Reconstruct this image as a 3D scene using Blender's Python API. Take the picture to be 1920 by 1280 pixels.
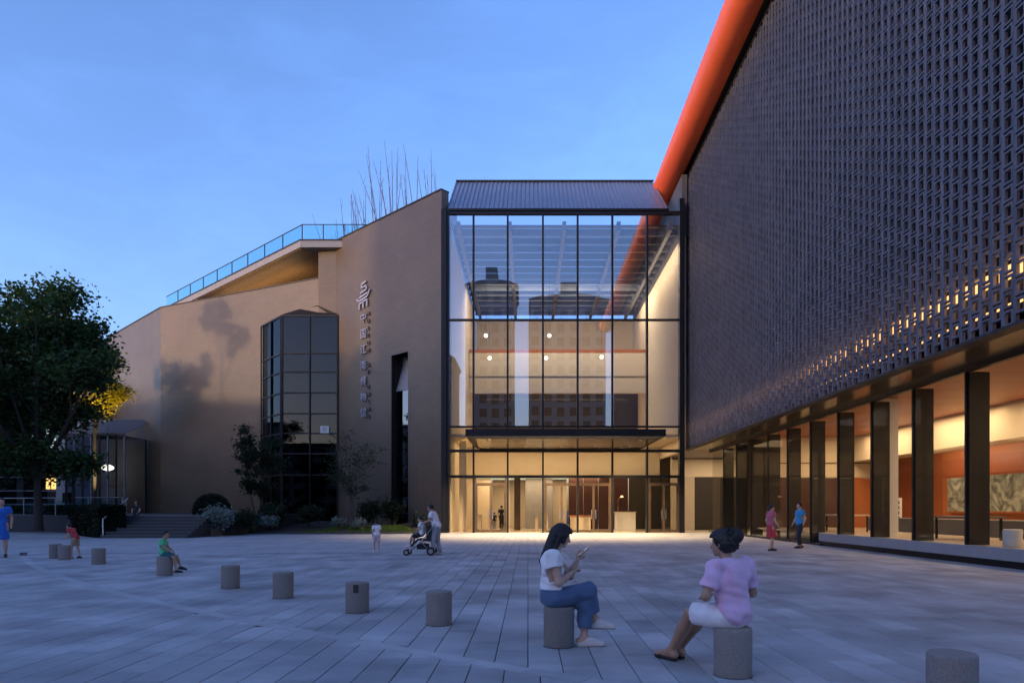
import bpy, math, random
import numpy as np
from mathutils import Matrix, Vector
R = math.radians
random.seed(7); rng = np.random.default_rng(7)
S = bpy.context.scene
COL = S.collection
for o in list(bpy.data.objects): bpy.data.objects.remove(o)

# ------------------------------------------------------------------ camera
EYE = 1.5; F = 1280.0; VX, VY = 990.0, 955.0
cam = bpy.data.objects.new('camera', bpy.data.cameras.new('camera'))
COL.objects.link(cam)
cam.location = (0, 0, EYE); cam.rotation_euler = (R(90), 0, 0)
cam.data.sensor_width = 36; cam.data.lens = 36 * F / 1920
cam.data.shift_x = -(VX - 960) / 1920; cam.data.shift_y = (VY - 640) / 1920
cam.data.clip_start = 0.1; cam.data.clip_end = 3000
S.camera = cam
# ------------------------------------------------------------------ sky, sun, exposure
SUN_EL, SUN_DX = 4.0, 1.19           # low evening sun, far to the left and a little behind the viewer
SUN_AZ = math.atan2(SUN_DX, 1.0)
world = bpy.data.worlds.new('World'); S.world = world; world.use_nodes = True
wn = world.node_tree; wn.nodes.clear()
def wnode(t, **k):
    n = wn.nodes.new(t)
    for a, b in k.items(): setattr(n, a, b)
    return n
sky = wnode('ShaderNodeTexSky', sky_type='NISHITA'); sky.sun_disc = False
sky.sun_elevation = R(SUN_EL); sky.sun_rotation = math.pi + SUN_AZ
sky.air_density = 1.0; sky.dust_density = 1.4; sky.ozone_density = 3.0
tc = wnode('ShaderNodeTexCoord'); mp = wnode('ShaderNodeMapping'); mp.inputs['Scale'].default_value = (1.0, 1.6, 3.4)
mp.inputs['Rotation'].default_value = (0.25, 0.5, 0.2)
nz = wnode('ShaderNodeTexNoise'); nz.inputs['Scale'].default_value = 4.2; nz.inputs['Detail'].default_value = 9; nz.inputs['Roughness'].default_value = 0.62
nz.inputs['Distortion'].default_value = 0.4
rp = wnode('ShaderNodeMapRange'); rp.inputs[1].default_value = 0.46; rp.inputs[2].default_value = 0.75; rp.inputs[3].default_value = 0; rp.inputs[4].default_value = 0.38
wmix = wnode('ShaderNodeMix', data_type='RGBA', blend_type='MIX'); wtint = wnode('ShaderNodeMix', data_type='RGBA', blend_type='MULTIPLY')
wtint.inputs[0].default_value = 1; wtint.inputs[7].default_value = (1.02, 0.89, 1.10, 1)
wscale = wnode('ShaderNodeVectorMath', operation='SCALE'); wscale.inputs['Scale'].default_value = 1.35
bg = wnode('ShaderNodeBackground'); bg.inputs['Strength'].default_value = 0.15
wo = wnode('ShaderNodeOutputWorld'); L = wn.links.new
L(tc.outputs['Generated'], mp.inputs[0]); L(mp.outputs[0], nz.inputs[0]); L(nz.outputs[0], rp.inputs[0])
L(sky.outputs[0], wtint.inputs[6]); L(wtint.outputs[2], wscale.inputs[0])
L(rp.outputs[0], wmix.inputs[0]); L(wtint.outputs[2], wmix.inputs[6]); L(wscale.outputs[0], wmix.inputs[7])
L(wmix.outputs[2], bg.inputs[0]); L(bg.outputs[0], wo.inputs[0])
sun = bpy.data.objects.new('sun', bpy.data.lights.new('sun', 'SUN')); COL.objects.link(sun)
sun.data.energy = 0.36; sun.data.angle = R(1.5); sun.data.color = (1.0, 0.70, 0.42)
sd = Vector((math.sin(SUN_AZ) * math.cos(R(SUN_EL)), math.cos(SUN_AZ) * math.cos(R(SUN_EL)), -math.sin(R(SUN_EL))))
sun.rotation_euler = sd.to_track_quat('-Z', 'Y').to_euler(); sun.location = (-60, -20, 40)
S.view_settings.view_transform = 'Standard'; S.view_settings.look = 'None'
S.view_settings.exposure = 2.36; S.view_settings.gamma = 1.0; S.view_settings.use_curve_mapping = False
S.render.engine = 'CYCLES'
cy = S.cycles; cy.use_denoising = True; cy.max_bounces = 7; cy.diffuse_bounces = 3; cy.glossy_bounces = 4
cy.transmission_bounces = 4; cy.transparent_max_bounces = 24; cy.sample_clamp_indirect = 6; cy.caustics_reflective = False; cy.caustics_refractive = False
LAMP = 0.165                            # common factor on the indoor and canopy lamps

def at(x, y, Y):                      # photograph pixel at a depth -> world point
    return Vector(((x - VX) / F * Y, Y, EYE + (VY - y) / F * Y))
def gd(x, y, z=0.0):                  # photograph pixel on a level -> world point
    Y = (EYE - z) * F / (y - VY); return Vector(((x - VX) / F * Y, Y, z))

# ------------------------------------------------------------------ object helpers
def world_of(o):
    m = o.matrix_parent_inverse @ o.matrix_basis if o.parent else o.matrix_basis
    return world_of(o.parent) @ m if o.parent else m
def setp(o, parent):
    o.parent = parent; o.matrix_parent_inverse = world_of(parent).inverted()
def tag(o, label, cat, group=None):
    o['label'] = label; o['category'] = cat
    if group: o['group'] = group
    return o
def thing(name, label, cat, loc=(0, 0, 0), group=None):
    o = bpy.data.objects.new(name, None); COL.objects.link(o); o.location = loc
    o.empty_display_size = 0.2
    return tag(o, label, cat, group)
def put(name, me, parent=None, loc=None, kind=None):
    o = bpy.data.objects.new(name, me); COL.objects.link(o)
    if loc is not None: o.location = loc
    if parent: setp(o, parent)
    if kind: o['kind'] = kind
    return o
def copy_tree(o, parent=None):
    c = o.copy(); COL.objects.link(c)
    if parent: c.parent = parent
    for ch in o.children: copy_tree(ch, c)
    return c
class MB:
    def __init__(s): s.v = []; s.f = []; s.uv = []
    def quad(s, a, b, c, d, uv=None):
        n = len(s.v); s.v += [tuple(a), tuple(b), tuple(c), tuple(d)]; s.f.append((n, n + 1, n + 2, n + 3)); return s
    def poly(s, pts):
        n = len(s.v); s.v += [tuple(p) for p in pts]; s.f.append(tuple(range(n, n + len(pts)))); return s
    def box(s, x0, x1, y0, y1, z0, z1):
        n = len(s.v)
        s.v += [(x0, y0, z0), (x1, y0, z0), (x1, y1, z0), (x0, y1, z0), (x0, y0, z1), (x1, y0, z1), (x1, y1, z1), (x0, y1, z1)]
        s.f += [tuple(n + i for i in q) for q in ((0, 3, 2, 1), (4, 5, 6, 7), (0, 1, 5, 4), (1, 2, 6, 5), (2, 3, 7, 6), (3, 0, 4, 7))]
        return s
    def slab(s, a, b, z0, z1, t, back=True):      # wall from plan point a to b, thickness t to the left of a->b
        a = Vector(a[:2]); b = Vector(b[:2]); d = (b - a).normalized(); nn = Vector((-d.y, d.x)) * t
        return s.prism([a, b, b + nn, a + nn], z0, z1)
    def prism(s, pts, z0, z1):
        n = len(s.v); k = len(pts)
        zb = z0 if hasattr(z0, '__len__') else [z0] * k; zt = z1 if hasattr(z1, '__len__') else [z1] * k
        s.v += [(p[0], p[1], zb[i]) for i, p in enumerate(pts)] + [(p[0], p[1], zt[i]) for i, p in enumerate(pts)]
        s.f += [tuple(n + i for i in reversed(range(k))), tuple(n + k + i for i in range(k))]
        s.f += [(n + i, n + (i + 1) % k, n + k + (i + 1) % k, n + k + i) for i in range(k)]
        return s
    def bar(s, p, q, w, h, up=(0, 0, 1)):         # rectangular bar between two points
        p = Vector(p); q = Vector(q); d = (q - p).normalized(); u = Vector(up)
        sx = d.cross(u)
        if sx.length < 1e-4: sx = d.cross(Vector((0, 1, 0)))
        sx.normalize(); u = sx.cross(d).normalized(); n = len(s.v)
        for e in (p, q):
            for a, b in ((-1, -1), (1, -1), (1, 1), (-1, 1)): s.v.append(tuple(e + sx * a * w / 2 + u * b * h / 2))
        s.f += [tuple(n + i for i in f) for f in ((0, 1, 2, 3), (7, 6, 5, 4), (0, 4, 5, 1), (1, 5, 6, 2), (2, 6, 7, 3), (3, 7, 4, 0))]
        return s
    def tube(s, pts, rad, n=8, cap=True):
        pts = [Vector(p) for p in pts]; rad = rad if hasattr(rad, '__len__') else [rad] * len(pts); base = len(s.v)
        u = None
        for i, p in enumerate(pts):
            d = (pts[min(i + 1, len(pts) - 1)] - pts[max(i - 1, 0)]).normalized()
            if u is None: u = d.orthogonal().normalized()
            u = (u - d * u.dot(d)).normalized(); w = d.cross(u)
            for k in range(n):
                a = 2 * math.pi * k / n; s.v.append(tuple(p + (u * math.cos(a) + w * math.sin(a)) * rad[i]))
        for i in range(len(pts) - 1):
            for k in range(n):
                a = base + i * n + k; b = base + i * n + (k + 1) % n; s.f.append((a, b, b + n, a + n))
        if cap:
            s.f.append(tuple(base + k for k in reversed(range(n)))); e = base + (len(pts) - 1) * n; s.f.append(tuple(e + k for k in range(n)))
        return s
    def lathe(s, prof, n=24, c=(0, 0, 0)):
        base = len(s.v); m = len(prof)
        for r, z in prof:
            for k in range(n):
                a = 2 * math.pi * k / n; s.v.append((c[0] + r * math.cos(a), c[1] + r * math.sin(a), c[2] + z))
        for i in range(m - 1):
            for k in range(n):
                a = base + i * n + k; b = base + i * n + (k + 1) % n; s.f.append((a, b, b + n, a + n))
        s.f.append(tuple(base + k for k in reversed(range(n)))); e = base + (m - 1) * n; s.f.append(tuple(e + k for k in range(n)))
        return s
    def mesh(s, name, mat, smooth=None, uvw=False):
        me = bpy.data.meshes.new(name); me.from_pydata(s.v, [], s.f); me.update()
        if uvw:                                   # u along the wall in metres, v = height in metres
            ul = me.uv_layers.new(name='UVMap'); d = ul.data
            for p in me.polygons:
                nrm = p.normal; horiz = abs(nrm.z) > 0.8; t = Vector((-nrm.y, nrm.x, 0))
                t = Vector((1, 0, 0)) if horiz or t.length < 1e-4 else t.normalized()
                for li in p.loop_indices:
                    co = me.vertices[me.loops[li].vertex_index].co
                    d[li].uv = (co.dot(t), co.y if horiz else co.z)
        me.materials.append(mat)
        if smooth is not None:
            me.polygons.foreach_set('use_smooth', [True] * len(me.polygons))
            if smooth < 180: me.set_sharp_from_angle(angle=R(smooth))
        return me
    def build(s, name, mat, parent=None, kind=None, smooth=None, uvw=False, loc=None):
        return put(name, s.mesh(name, mat, smooth, uvw), parent, loc, kind)

# ------------------------------------------------------------------ materials
def mat(name, col, rough=0.7, metal=0.0, vary=0.0, vscale=3.0, bump=0.0, bscale=40.0, rnd=None, spec=0.5, emit=None, sheen=0.0, stretch=None, trans=0.0, stain=0.0):
    m = bpy.data.materials.new(name); m.use_nodes = True; nt = m.node_tree; b = nt.nodes['Principled BSDF']; lk = nt.links.new
    b.inputs['Base Color'].default_value = (*col, 1); b.inputs['Roughness'].default_value = rough; b.inputs['Metallic'].default_value = metal
    b.inputs['Specular IOR Level'].default_value = spec
    if sheen: b.inputs['Sheen Weight'].default_value = sheen
    if emit: b.inputs['Emission Color'].default_value = (*emit[0], 1); b.inputs['Emission Strength'].default_value = emit[1]
    co = nt.nodes.new('ShaderNodeTexCoord'); src = co.outputs['Object']
    if stretch:
        mpn = nt.nodes.new('ShaderNodeMapping'); mpn.inputs['Scale'].default_value = stretch; lk(src, mpn.inputs[0]); src = mpn.outputs[0]
    val = None
    def mul(a, c):
        n = nt.nodes.new('ShaderNodeMath'); n.operation = 'MULTIPLY'; lk(a, n.inputs[0]); lk(c, n.inputs[1]); return n.outputs[0]
    def mr(s_, lo, hi, f0=0.0, f1=1.0):
        n = nt.nodes.new('ShaderNodeMapRange'); n.inputs[1].default_value = f0; n.inputs[2].default_value = f1
        n.inputs[3].default_value = lo; n.inputs[4].default_value = hi; lk(s_, n.inputs[0]); return n.outputs[0]
    if vary:
        n = nt.nodes.new('ShaderNodeTexNoise'); n.inputs['Scale'].default_value = vscale; n.inputs['Detail'].default_value = 7; n.inputs['Roughness'].default_value = 0.65
        lk(src, n.inputs[0]); val = mr(n.outputs[0], 1 - vary, 1 + vary, 0.25, 0.75)
        if rough < 0.9: lk(mr(n.outputs[0], rough * 0.8, min(1, rough * 1.2), 0.25, 0.75), b.inputs['Roughness'])
    if rnd:
        if rnd[0] == 'object': q = nt.nodes.new('ShaderNodeObjectInfo').outputs['Random']
        else: q = nt.nodes.new('ShaderNodeNewGeometry').outputs['Random Per Island']
        q = mr(q, 1 - rnd[1], 1 + rnd[1]); val = mul(val, q) if val else q
    if stain:
        n = nt.nodes.new('ShaderNodeTexNoise'); n.inputs['Scale'].default_value = 0.7; n.inputs['Detail'].default_value = 5
        cw = nt.nodes.new('ShaderNodeNewGeometry'); lk(cw.outputs['Position'], n.inputs[0]); q = mr(n.outputs[0], 1 - stain, 1 + stain * 0.6, 0.35, 0.68); val = mul(val, q) if val else q
    if val:
        h = nt.nodes.new('ShaderNodeVectorMath'); h.operation = 'SCALE'; h.inputs[0].default_value = col; lk(val, h.inputs['Scale']); lk(h.outputs[0], b.inputs['Base Color'])
    if bump:
        n = nt.nodes.new('ShaderNodeTexNoise'); n.inputs['Scale'].default_value = bscale; n.inputs['Detail'].default_value = 4; lk(src, n.inputs[0])
        bn = nt.nodes.new('ShaderNodeBump'); bn.inputs['Strength'].default_value = bump; bn.inputs['Distance'].default_value = 0.01
        lk(n.outputs[0], bn.inputs['Height']); lk(bn.outputs[0], b.inputs['Normal'])
    return m
def tilemat(name, col, bw, bh, mortar, mcol, rough, vary, metal=0.0, off=0.5, bump=0.4, var2=0.12):
    m = mat(name, col, rough, metal); nt = m.node_tree; b = nt.nodes['Principled BSDF']; lk = nt.links.new
    uv = nt.nodes.new('ShaderNodeTexCoord'); br = nt.nodes.new('ShaderNodeTexBrick'); br.offset = off
    br.inputs['Scale'].default_value = 1; br.inputs['Brick Width'].default_value = bw; br.inputs['Row Height'].default_value = bh; br.inputs['Mortar Size'].default_value = mortar
    br.inputs['Mortar Smooth'].default_value = 0.2; br.inputs['Bias'].default_value = 0
    br.inputs['Color1'].default_value = (*[c * (1 - vary) for c in col], 1); br.inputs['Color2'].default_value = (*[c * (1 + vary) for c in col], 1); br.inputs['Mortar'].default_value = (*mcol, 1)
    lk(uv.outputs['UV'], br.inputs[0])
    n = nt.nodes.new('ShaderNodeTexNoise'); n.inputs['Scale'].default_value = 0.35; n.inputs['Detail'].default_value = 8; lk(uv.outputs['Object'], n.inputs[0])
    r = nt.nodes.new('ShaderNodeMapRange'); r.inputs[1].default_value = 0.3; r.inputs[2].default_value = 0.7; r.inputs[3].default_value = 1 - var2; r.inputs[4].default_value = 1 + var2; lk(n.outputs[0], r.inputs[0])
    v = nt.nodes.new('ShaderNodeVectorMath'); v.operation = 'SCALE'; lk(br.outputs['Color'], v.inputs[0]); lk(r.outputs[0], v.inputs['Scale']); lk(v.outputs[0], b.inputs['Base Color'])
    bn = nt.nodes.new('ShaderNodeBump'); bn.inputs['Strength'].default_value = bump; bn.inputs['Distance'].default_value = 0.01; bn.invert = True
    lk(br.outputs['Fac'], bn.inputs['Height']); lk(bn.outputs[0], b.inputs['Normal'])
    return m
def glassmat(name, tint, refl, rough=0.0, edge=0.5, wav=0.0):
    m = bpy.data.materials.new(name); m.use_nodes = True; nt = m.node_tree; nt.nodes.clear(); lk = nt.links.new
    o = nt.nodes.new('ShaderNodeOutputMaterial'); t = nt.nodes.new('ShaderNodeBsdfTransparent'); g = nt.nodes.new('ShaderNodeBsdfGlossy'); mx = nt.nodes.new('ShaderNodeMixShader')
    t.inputs[0].default_value = (*tint, 1); g.inputs[0].default_value = (0.95, 0.97, 1, 1); g.inputs['Roughness'].default_value = rough
    fr = nt.nodes.new('ShaderNodeLayerWeight'); fr.inputs[0].default_value = 0.5; pw = nt.nodes.new('ShaderNodeMath'); pw.operation = 'POWER'; pw.inputs[1].default_value = 5; lk(fr.outputs['Facing'], pw.inputs[0])
    a = nt.nodes.new('ShaderNodeMath'); a.operation = 'MULTIPLY_ADD'; a.use_clamp = True; a.inputs[1].default_value = edge; a.inputs[2].default_value = refl      # per face of the pane
    lk(pw.outputs[0], a.inputs[0]); lk(a.outputs[0], mx.inputs[0]); lk(t.outputs[0], mx.inputs[1]); lk(g.outputs[0], mx.inputs[2]); lk(mx.outputs[0], o.inputs[0])
    if wav:
        n = nt.nodes.new('ShaderNodeTexNoise'); n.inputs['Scale'].default_value = 0.35; n.inputs['Detail'].default_value = 1; tc_ = nt.nodes.new('ShaderNodeNewGeometry'); lk(tc_.outputs['Position'], n.inputs[0])
        bn = nt.nodes.new('ShaderNodeBump'); bn.inputs['Strength'].default_value = wav; bn.inputs['Distance'].default_value = 0.02; lk(n.outputs[0], bn.inputs['Height']); lk(bn.outputs[0], g.inputs['Normal'])
    return m
def emitmat(name, col, s):
    m = bpy.data.materials.new(name); m.use_nodes = True; nt = m.node_tree; nt.nodes.clear()
    o = nt.nodes.new('ShaderNodeOutputMaterial'); e = nt.nodes.new('ShaderNodeEmission'); e.inputs[0].default_value = (*col, 1); e.inputs[1].default_value = s
    nt.links.new(e.outputs[0], o.inputs[0]); return m
def leafmat(name, col, var=0.35, tr=0.35):
    m = mat(name, col, 0.55, rnd=('island', var), vary=0.3, vscale=0.6, spec=0.3)
    nt = m.node_tree; b = nt.nodes['Principled BSDF']; lk = nt.links.new
    t = nt.nodes.new('ShaderNodeBsdfTranslucent'); mx = nt.nodes.new('ShaderNodeMixShader'); mx.inputs[0].default_value = tr
    t.inputs[0].default_value = (col[0] * 1.2, col[1] * 1.3, col[2] * 0.8, 1)
    o = next(n for n in nt.nodes if n.type == 'OUTPUT_MATERIAL'); lk(b.outputs[0], mx.inputs[1]); lk(t.outputs[0], mx.inputs[2]); lk(mx.outputs[0], o.inputs[0]); return m
M = {}
M['asphalt'] = mat('asphalt', (0.05, 0.05, 0.052), 0.9, vary=0.2, bump=0.3)
M['joint'] = mat('paving_joint', (0.055, 0.055, 0.058), 0.95, vary=0.3, vscale=2)
PAVE = (0.395, 0.395, 0.40)
M['slab'] = mat('granite_slab', PAVE, 0.72, vary=0.13, vscale=5, bump=0.25, bscale=90, rnd=('object', 0.15), stain=0.32, spec=0.35)
M['slabs'] = mat('granite_slabs', PAVE, 0.72, vary=0.13, vscale=5, bump=0.25, bscale=90, rnd=('island', 0.15), stain=0.32, spec=0.35)
M['band'] = mat('granite_band', (0.41, 0.41, 0.415), 0.75, vary=0.12, vscale=6, bump=0.3, bscale=90, rnd=('island', 0.1), stain=0.15)
M['farpave'] = tilemat('far_paving', PAVE, 1.0, 0.33, 0.008, (0.12, 0.118, 0.12), 0.75, 0.10, bump=0.15)
M['bollard'] = mat('bollard_granite', (0.23, 0.205, 0.185), 0.85, vary=0.3, vscale=55, bump=0.5, bscale=60, rnd=('object', 0.1))
M['stain'] = mat('dark_stain', (0.06, 0.05, 0.045), 0.9, vary=0.3)
M['tile'] = tilemat('bronze_tile', (0.130, 0.095, 0.063), 0.6, 0.2, 0.016, (0.092, 0.067, 0.045), 0.42, 0.06, bump=0.25)
M['coping'] = mat('dark_coping', (0.035, 0.034, 0.036), 0.5, metal=0.6, vary=0.15)
M['frame'] = mat('black_frame', (0.014, 0.015, 0.018), 0.42, metal=0.5, vary=0.1)
M['frame_bronze'] = mat('bronze_frame', (0.19, 0.13, 0.08), 0.35, metal=0.8, vary=0.15)
M['steel'] = mat('brushed_steel', (0.45, 0.46, 0.48), 0.35, metal=1.0, vary=0.1)
M['screen'] = mat('grey_clay_block', (0.098, 0.102, 0.132), 0.62, vary=0.14, vscale=1.5, rnd=('object', 0.22), bump=0.15, bscale=30)
M['screen2'] = mat('grey_clay_blocks', (0.098, 0.102, 0.132), 0.62, vary=0.14, vscale=1.5, rnd=('island', 0.22), bump=0.15, bscale=30)
M['back'] = mat('dark_backing', (0.016, 0.016, 0.018), 0.8, vary=0.15)
M['orange'] = mat('orange_enamel', (0.93, 0.14, 0.035), 0.45, vary=0.05, vscale=0.8, spec=0.5)
M['soffit'] = mat('bronze_soffit', (0.17, 0.125, 0.075), 0.22, metal=0.75, vary=0.12, vscale=0.8)
M['plinth'] = mat('grey_stone_plinth', (0.26, 0.26, 0.275), 0.6, vary=0.12, bump=0.2)
M['cream'] = mat('cream_plaster', (0.72, 0.63, 0.49), 0.8, vary=0.04)
M['cream2'] = mat('beige_stone', (0.55, 0.47, 0.36), 0.7, vary=0.07)
M['white'] = mat('white_paint', (0.75, 0.74, 0.72), 0.6, vary=0.04)
M['louvre'] = mat('pale_louvre', (0.20, 0.23, 0.28), 0.55, vary=0.06)
M['wood_red'] = mat('red_brown_timber', (0.33, 0.085, 0.03), 0.45, vary=0.22, vscale=2.0, stretch=(1, 9, 9), bump=0.1, bscale=20)
M['wood_orange'] = mat('orange_timber', (0.42, 0.13, 0.04), 0.5, vary=0.12, vscale=1.5, stretch=(6, 1, 6))
M['wood_soffit'] = mat('larch_soffit', (0.42, 0.25, 0.11), 0.55, vary=0.25, vscale=1.5, stretch=(8, 1, 1), rnd=('object', 0.12))
M['maroon'] = mat('maroon_panel', (0.065, 0.026, 0.022), 0.4, vary=0.15)
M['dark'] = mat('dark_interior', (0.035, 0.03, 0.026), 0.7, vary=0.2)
M['floor_in'] = mat('polished_floor', (0.55, 0.47, 0.37), 0.25, vary=0.08, vscale=1)
M['greydesk'] = mat('grey_desk', (0.12, 0.12, 0.125), 0.5, vary=0.08)
M['roof'] = mat('zinc_roof', (0.27, 0.31, 0.40), 0.45, metal=0.5, vary=0.12, vscale=0.7)
M['glass'] = glassmat('hall_glass', (0.86, 0.89, 0.95), 0.14, wav=0.03)
M['glass_right'] = glassmat('gallery_glass', (0.88, 0.87, 0.84), 0.0, edge=0.3)
M['glass_dark'] = glassmat('tinted_glass', (0.16, 0.19, 0.23), 0.03, wav=0.04)
M['glass_slot'] = glassmat('slot_glass', (0.2, 0.25, 0.32), 0.2)
M['glass_rail'] = glassmat('balustrade_glass', (0.72, 0.92, 0.95), 0.03)
M['glass_cons'] = glassmat('conservatory_glass', (0.4, 0.45, 0.52), 0.06, wav=0.1)
M['lamp'] = emitmat('warm_lamp', (1.0, 0.78, 0.48), 3.0)
M['lampsoft'] = emitmat('warm_strip', (1.0, 0.55, 0.22), 0.9)
M['cavity'] = emitmat('cavity_glow', (1.0, 0.47, 0.16), 0.42)
M['column'] = mat('black_column', (0.012, 0.011, 0.011), 0.6, vary=0.15)
M['lampwin'] = emitmat('lit_window', (1.0, 0.62, 0.18), 0.3)
M['bark'] = mat('bark', (0.045, 0.036, 0.03), 0.95, vary=0.35, vscale=8, bump=0.6, bscale=25, stretch=(1, 1, 0.25))
M['bark2'] = mat('grey_bark', (0.09, 0.082, 0.072), 0.95, vary=0.35, vscale=8, bump=0.5, bscale=25)
M['bamboo'] = mat('dry_bamboo', (0.10, 0.085, 0.075), 0.7, vary=0.25, vscale=4)
M['leaf'] = leafmat('dark_leaf', (0.042, 0.082, 0.028))
M['leaf_yellow'] = leafmat('yellow_leaf', (0.42, 0.33, 0.02))
M['leaf_shrub'] = leafmat('shrub_leaf', (0.028, 0.045, 0.022))
M['leaf_grey'] = leafmat('silver_leaf', (0.20, 0.25, 0.25))
M['leaf_hedge'] = leafmat('hedge_leaf', (0.016, 0.026, 0.014))
M['grass'] = leafmat('grass_blade', (0.07, 0.13, 0.018), tr=0.2)
M['soil'] = mat('soil', (0.035, 0.027, 0.02), 0.95, vary=0.4, vscale=3, bump=0.6, bscale=15)
M['lawn'] = mat('lawn', (0.055, 0.105, 0.016), 0.9, vary=0.35, vscale=2, bump=0.5, bscale=60)
M['nosing'] = mat('step_nosing', (0.11, 0.11, 0.118), 0.7, vary=0.2, vscale=6)
M['step'] = mat('dark_granite_step', (0.055, 0.056, 0.06), 0.7, vary=0.2, vscale=6, bump=0.2)
M['terrace'] = mat('terrace_stone', (0.25, 0.25, 0.26), 0.75, vary=0.12, vscale=2, bump=0.2)
M['sign'] = mat('sign_letter', (0.36, 0.36, 0.41), 0.4, metal=0.2, vary=0.05)
M['sign_side'] = mat('sign_letter_small', (0.16, 0.13, 0.12), 0.5, vary=0.05)
M['paper'] = mat('white_paper', (0.78, 0.78, 0.74), 0.8, vary=0.04)
M['rubber'] = mat('black_rubber', (0.015, 0.015, 0.016), 0.8, vary=0.1)
M['render'] = mat('tower_render', (0.30, 0.29, 0.29), 0.85, vary=0.12, vscale=0.4)
M['tower_roof'] = mat('tower_roof', (0.06, 0.055, 0.055), 0.8, vary=0.15)
M['pale_wall'] = mat('pale_wall', (0.42, 0.37, 0.33), 0.85, vary=0.1, vscale=0.5)

# ================================================================== ground, plaza, paving
def sheet(name, pts, m, kind='structure', uvw=False):
    return MB().poly(pts).build(name, m, kind=kind, uvw=uvw)
gnd = sheet('ground', [(-700, -700, -0.06), (700, -700, -0.06), (700, 900, -0.06), (-700, 900, -0.06)], M['asphalt'])
plaza = sheet('plaza', [(-34, -14, -0.014), (30, -14, -0.014), (30, 24.0, -0.014), (-34, 24.0, -0.014)], M['joint'])
farp = sheet('pavement', [(-60, 24.0, -0.002), (24, 24.0, -0.002), (24, 70, -0.002), (-60, 70, -0.002)], M['farpave'], uvw=True)
for li, l in enumerate(farp.data.uv_layers[0].data): l.uv = (l.uv[1], l.uv[0])      # rows run away from the viewer
# curved band of stone that crosses the planks
def circle3(a, b, c):
    ax, ay = a; bx, by = b; cx, cy_ = c
    d = 2 * (ax * (by - cy_) + bx * (cy_ - ay) + cx * (ay - by))
    ux = ((ax * ax + ay * ay) * (by - cy_) + (bx * bx + by * by) * (cy_ - ay) + (cx * cx + cy_ * cy_) * (ay - by)) / d
    uy = ((ax * ax + ay * ay) * (cx - bx) + (bx * bx + by * by) * (ax - cx) + (cx * cx + cy_ * cy_) * (bx - ax)) / d
    return Vector((ux, uy)), math.hypot(ax - ux, ay - uy)
AC, AR = circle3((-14, 19.2), (-4.0, 9.4), (1.5, 5.35)); BW = 0.1
def clip(poly, n, d):                 # keep dot(p, n) >= d
    out = []
    for i, p in enumerate(poly):
        q = poly[(i + 1) % len(poly)]; a = p.dot(n) - d; b = q.dot(n) - d
        if a >= 0: out.append(p)
        if (a > 0 > b) or (a < 0 < b): out.append(p + (q - p) * (a / (a - b)))
    return out
def area(p): return abs(sum(p[i].x * p[(i + 1) % len(p)].y - p[(i + 1) % len(p)].x * p[i].y for i in range(len(p)))) / 2
slabs = []
ROW = 0.33
for side in (0, 1):
    i0 = int(-28 / ROW); i1 = int(26 / ROW)
    for i in range(i0, i1):
        x0 = i * ROW + (0.0 if side else 0.11); y = -13.5 + random.random() * 0.8
        while y < 23.9:
            ln = random.choice((0.66, 0.82, 0.98, 0.98, 1.15)); y1 = min(y + ln, 23.98)
            q = [Vector((x0 + 0.0045, y + 0.0035)), Vector((x0 + ROW - 0.0045, y + 0.0035)), Vector((x0 + ROW - 0.0045, y1 - 0.0035)), Vector((x0 + 0.0045, y1 - 0.0035))]
            c = (q[0] + q[2]) / 2; v = c - AC; r = v.length; n = v / r
            if side == 1: poly = clip(q, -n, -(AC.dot(n) + AR - BW - 0.004))
            else: poly = clip(q, n, AC.dot(n) + AR + BW + 0.004)
            if len(poly) >= 3 and area(poly) > 0.01 and c.y > 1.0: slabs.append((poly, c))
            y = y1
def seen_size(s):
    c = s[1]
    if c.y < 5.2 or not (-0.80 * c.y < c.x < 0.76 * c.y): return 0
    return area(s[0]) / c.y ** 3
slabs.sort(key=seen_size, reverse=True)
def slab_geo(mb, poly, dz, ox=0, oy=0):
    if sum(poly[i].x * poly[(i + 1) % len(poly)].y - poly[(i + 1) % len(poly)].x * poly[i].y for i in range(len(poly))) < 0: poly = poly[::-1]
    n = len(mb.v); k = len(poly); cx = sum(p.x for p in poly) / k; cy_ = sum(p.y for p in poly) / k
    e = 0.003
    ins = [Vector((p.x + (e if p.x < cx else -e), p.y + (e if p.y < cy_ else -e))) for p in poly]
    mb.v += [(p.x - ox, p.y - oy, -0.02) for p in poly] + [(p.x - ox, p.y - oy, -0.004 + dz) for p in poly] + [(p.x - ox, p.y - oy, dz) for p in ins]
    mb.f.append(tuple(n + 2 * k + i for i in range(k)))
    for lv in (0, 1):
        mb.f += [(n + lv * k + i, n + lv * k + (i + 1) % k, n + (lv + 1) * k + (i + 1) % k, n + (lv + 1) * k + i) for i in range(k)]
for poly, c in slabs[:290]:
    mb = MB(); slab_geo(mb, poly, random.uniform(-0.0015, 0.0015), c.x, c.y)
    mb.build('paving_slab', M['slab'], plaza, loc=(c.x, c.y, 0))
rest = MB()
for poly, c in slabs[290:]: slab_geo(rest, poly, random.uniform(-0.0015, 0.0015))
rest.build('paving_slabs', M['slabs'], plaza, kind='stuff')
bandm = MB(); a0 = math.atan2(19.2 - AC.y, -14 - AC.x); a1 = math.atan2(5.35 - AC.y, 1.5 - AC.x)
if a1 < a0: a1 += 2 * math.pi if a0 - a1 > math.pi else 0
step = 0.8 / AR; a = min(a0, a1) - 4.0 / AR; aend = max(a0, a1) + 4.0 / AR
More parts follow.
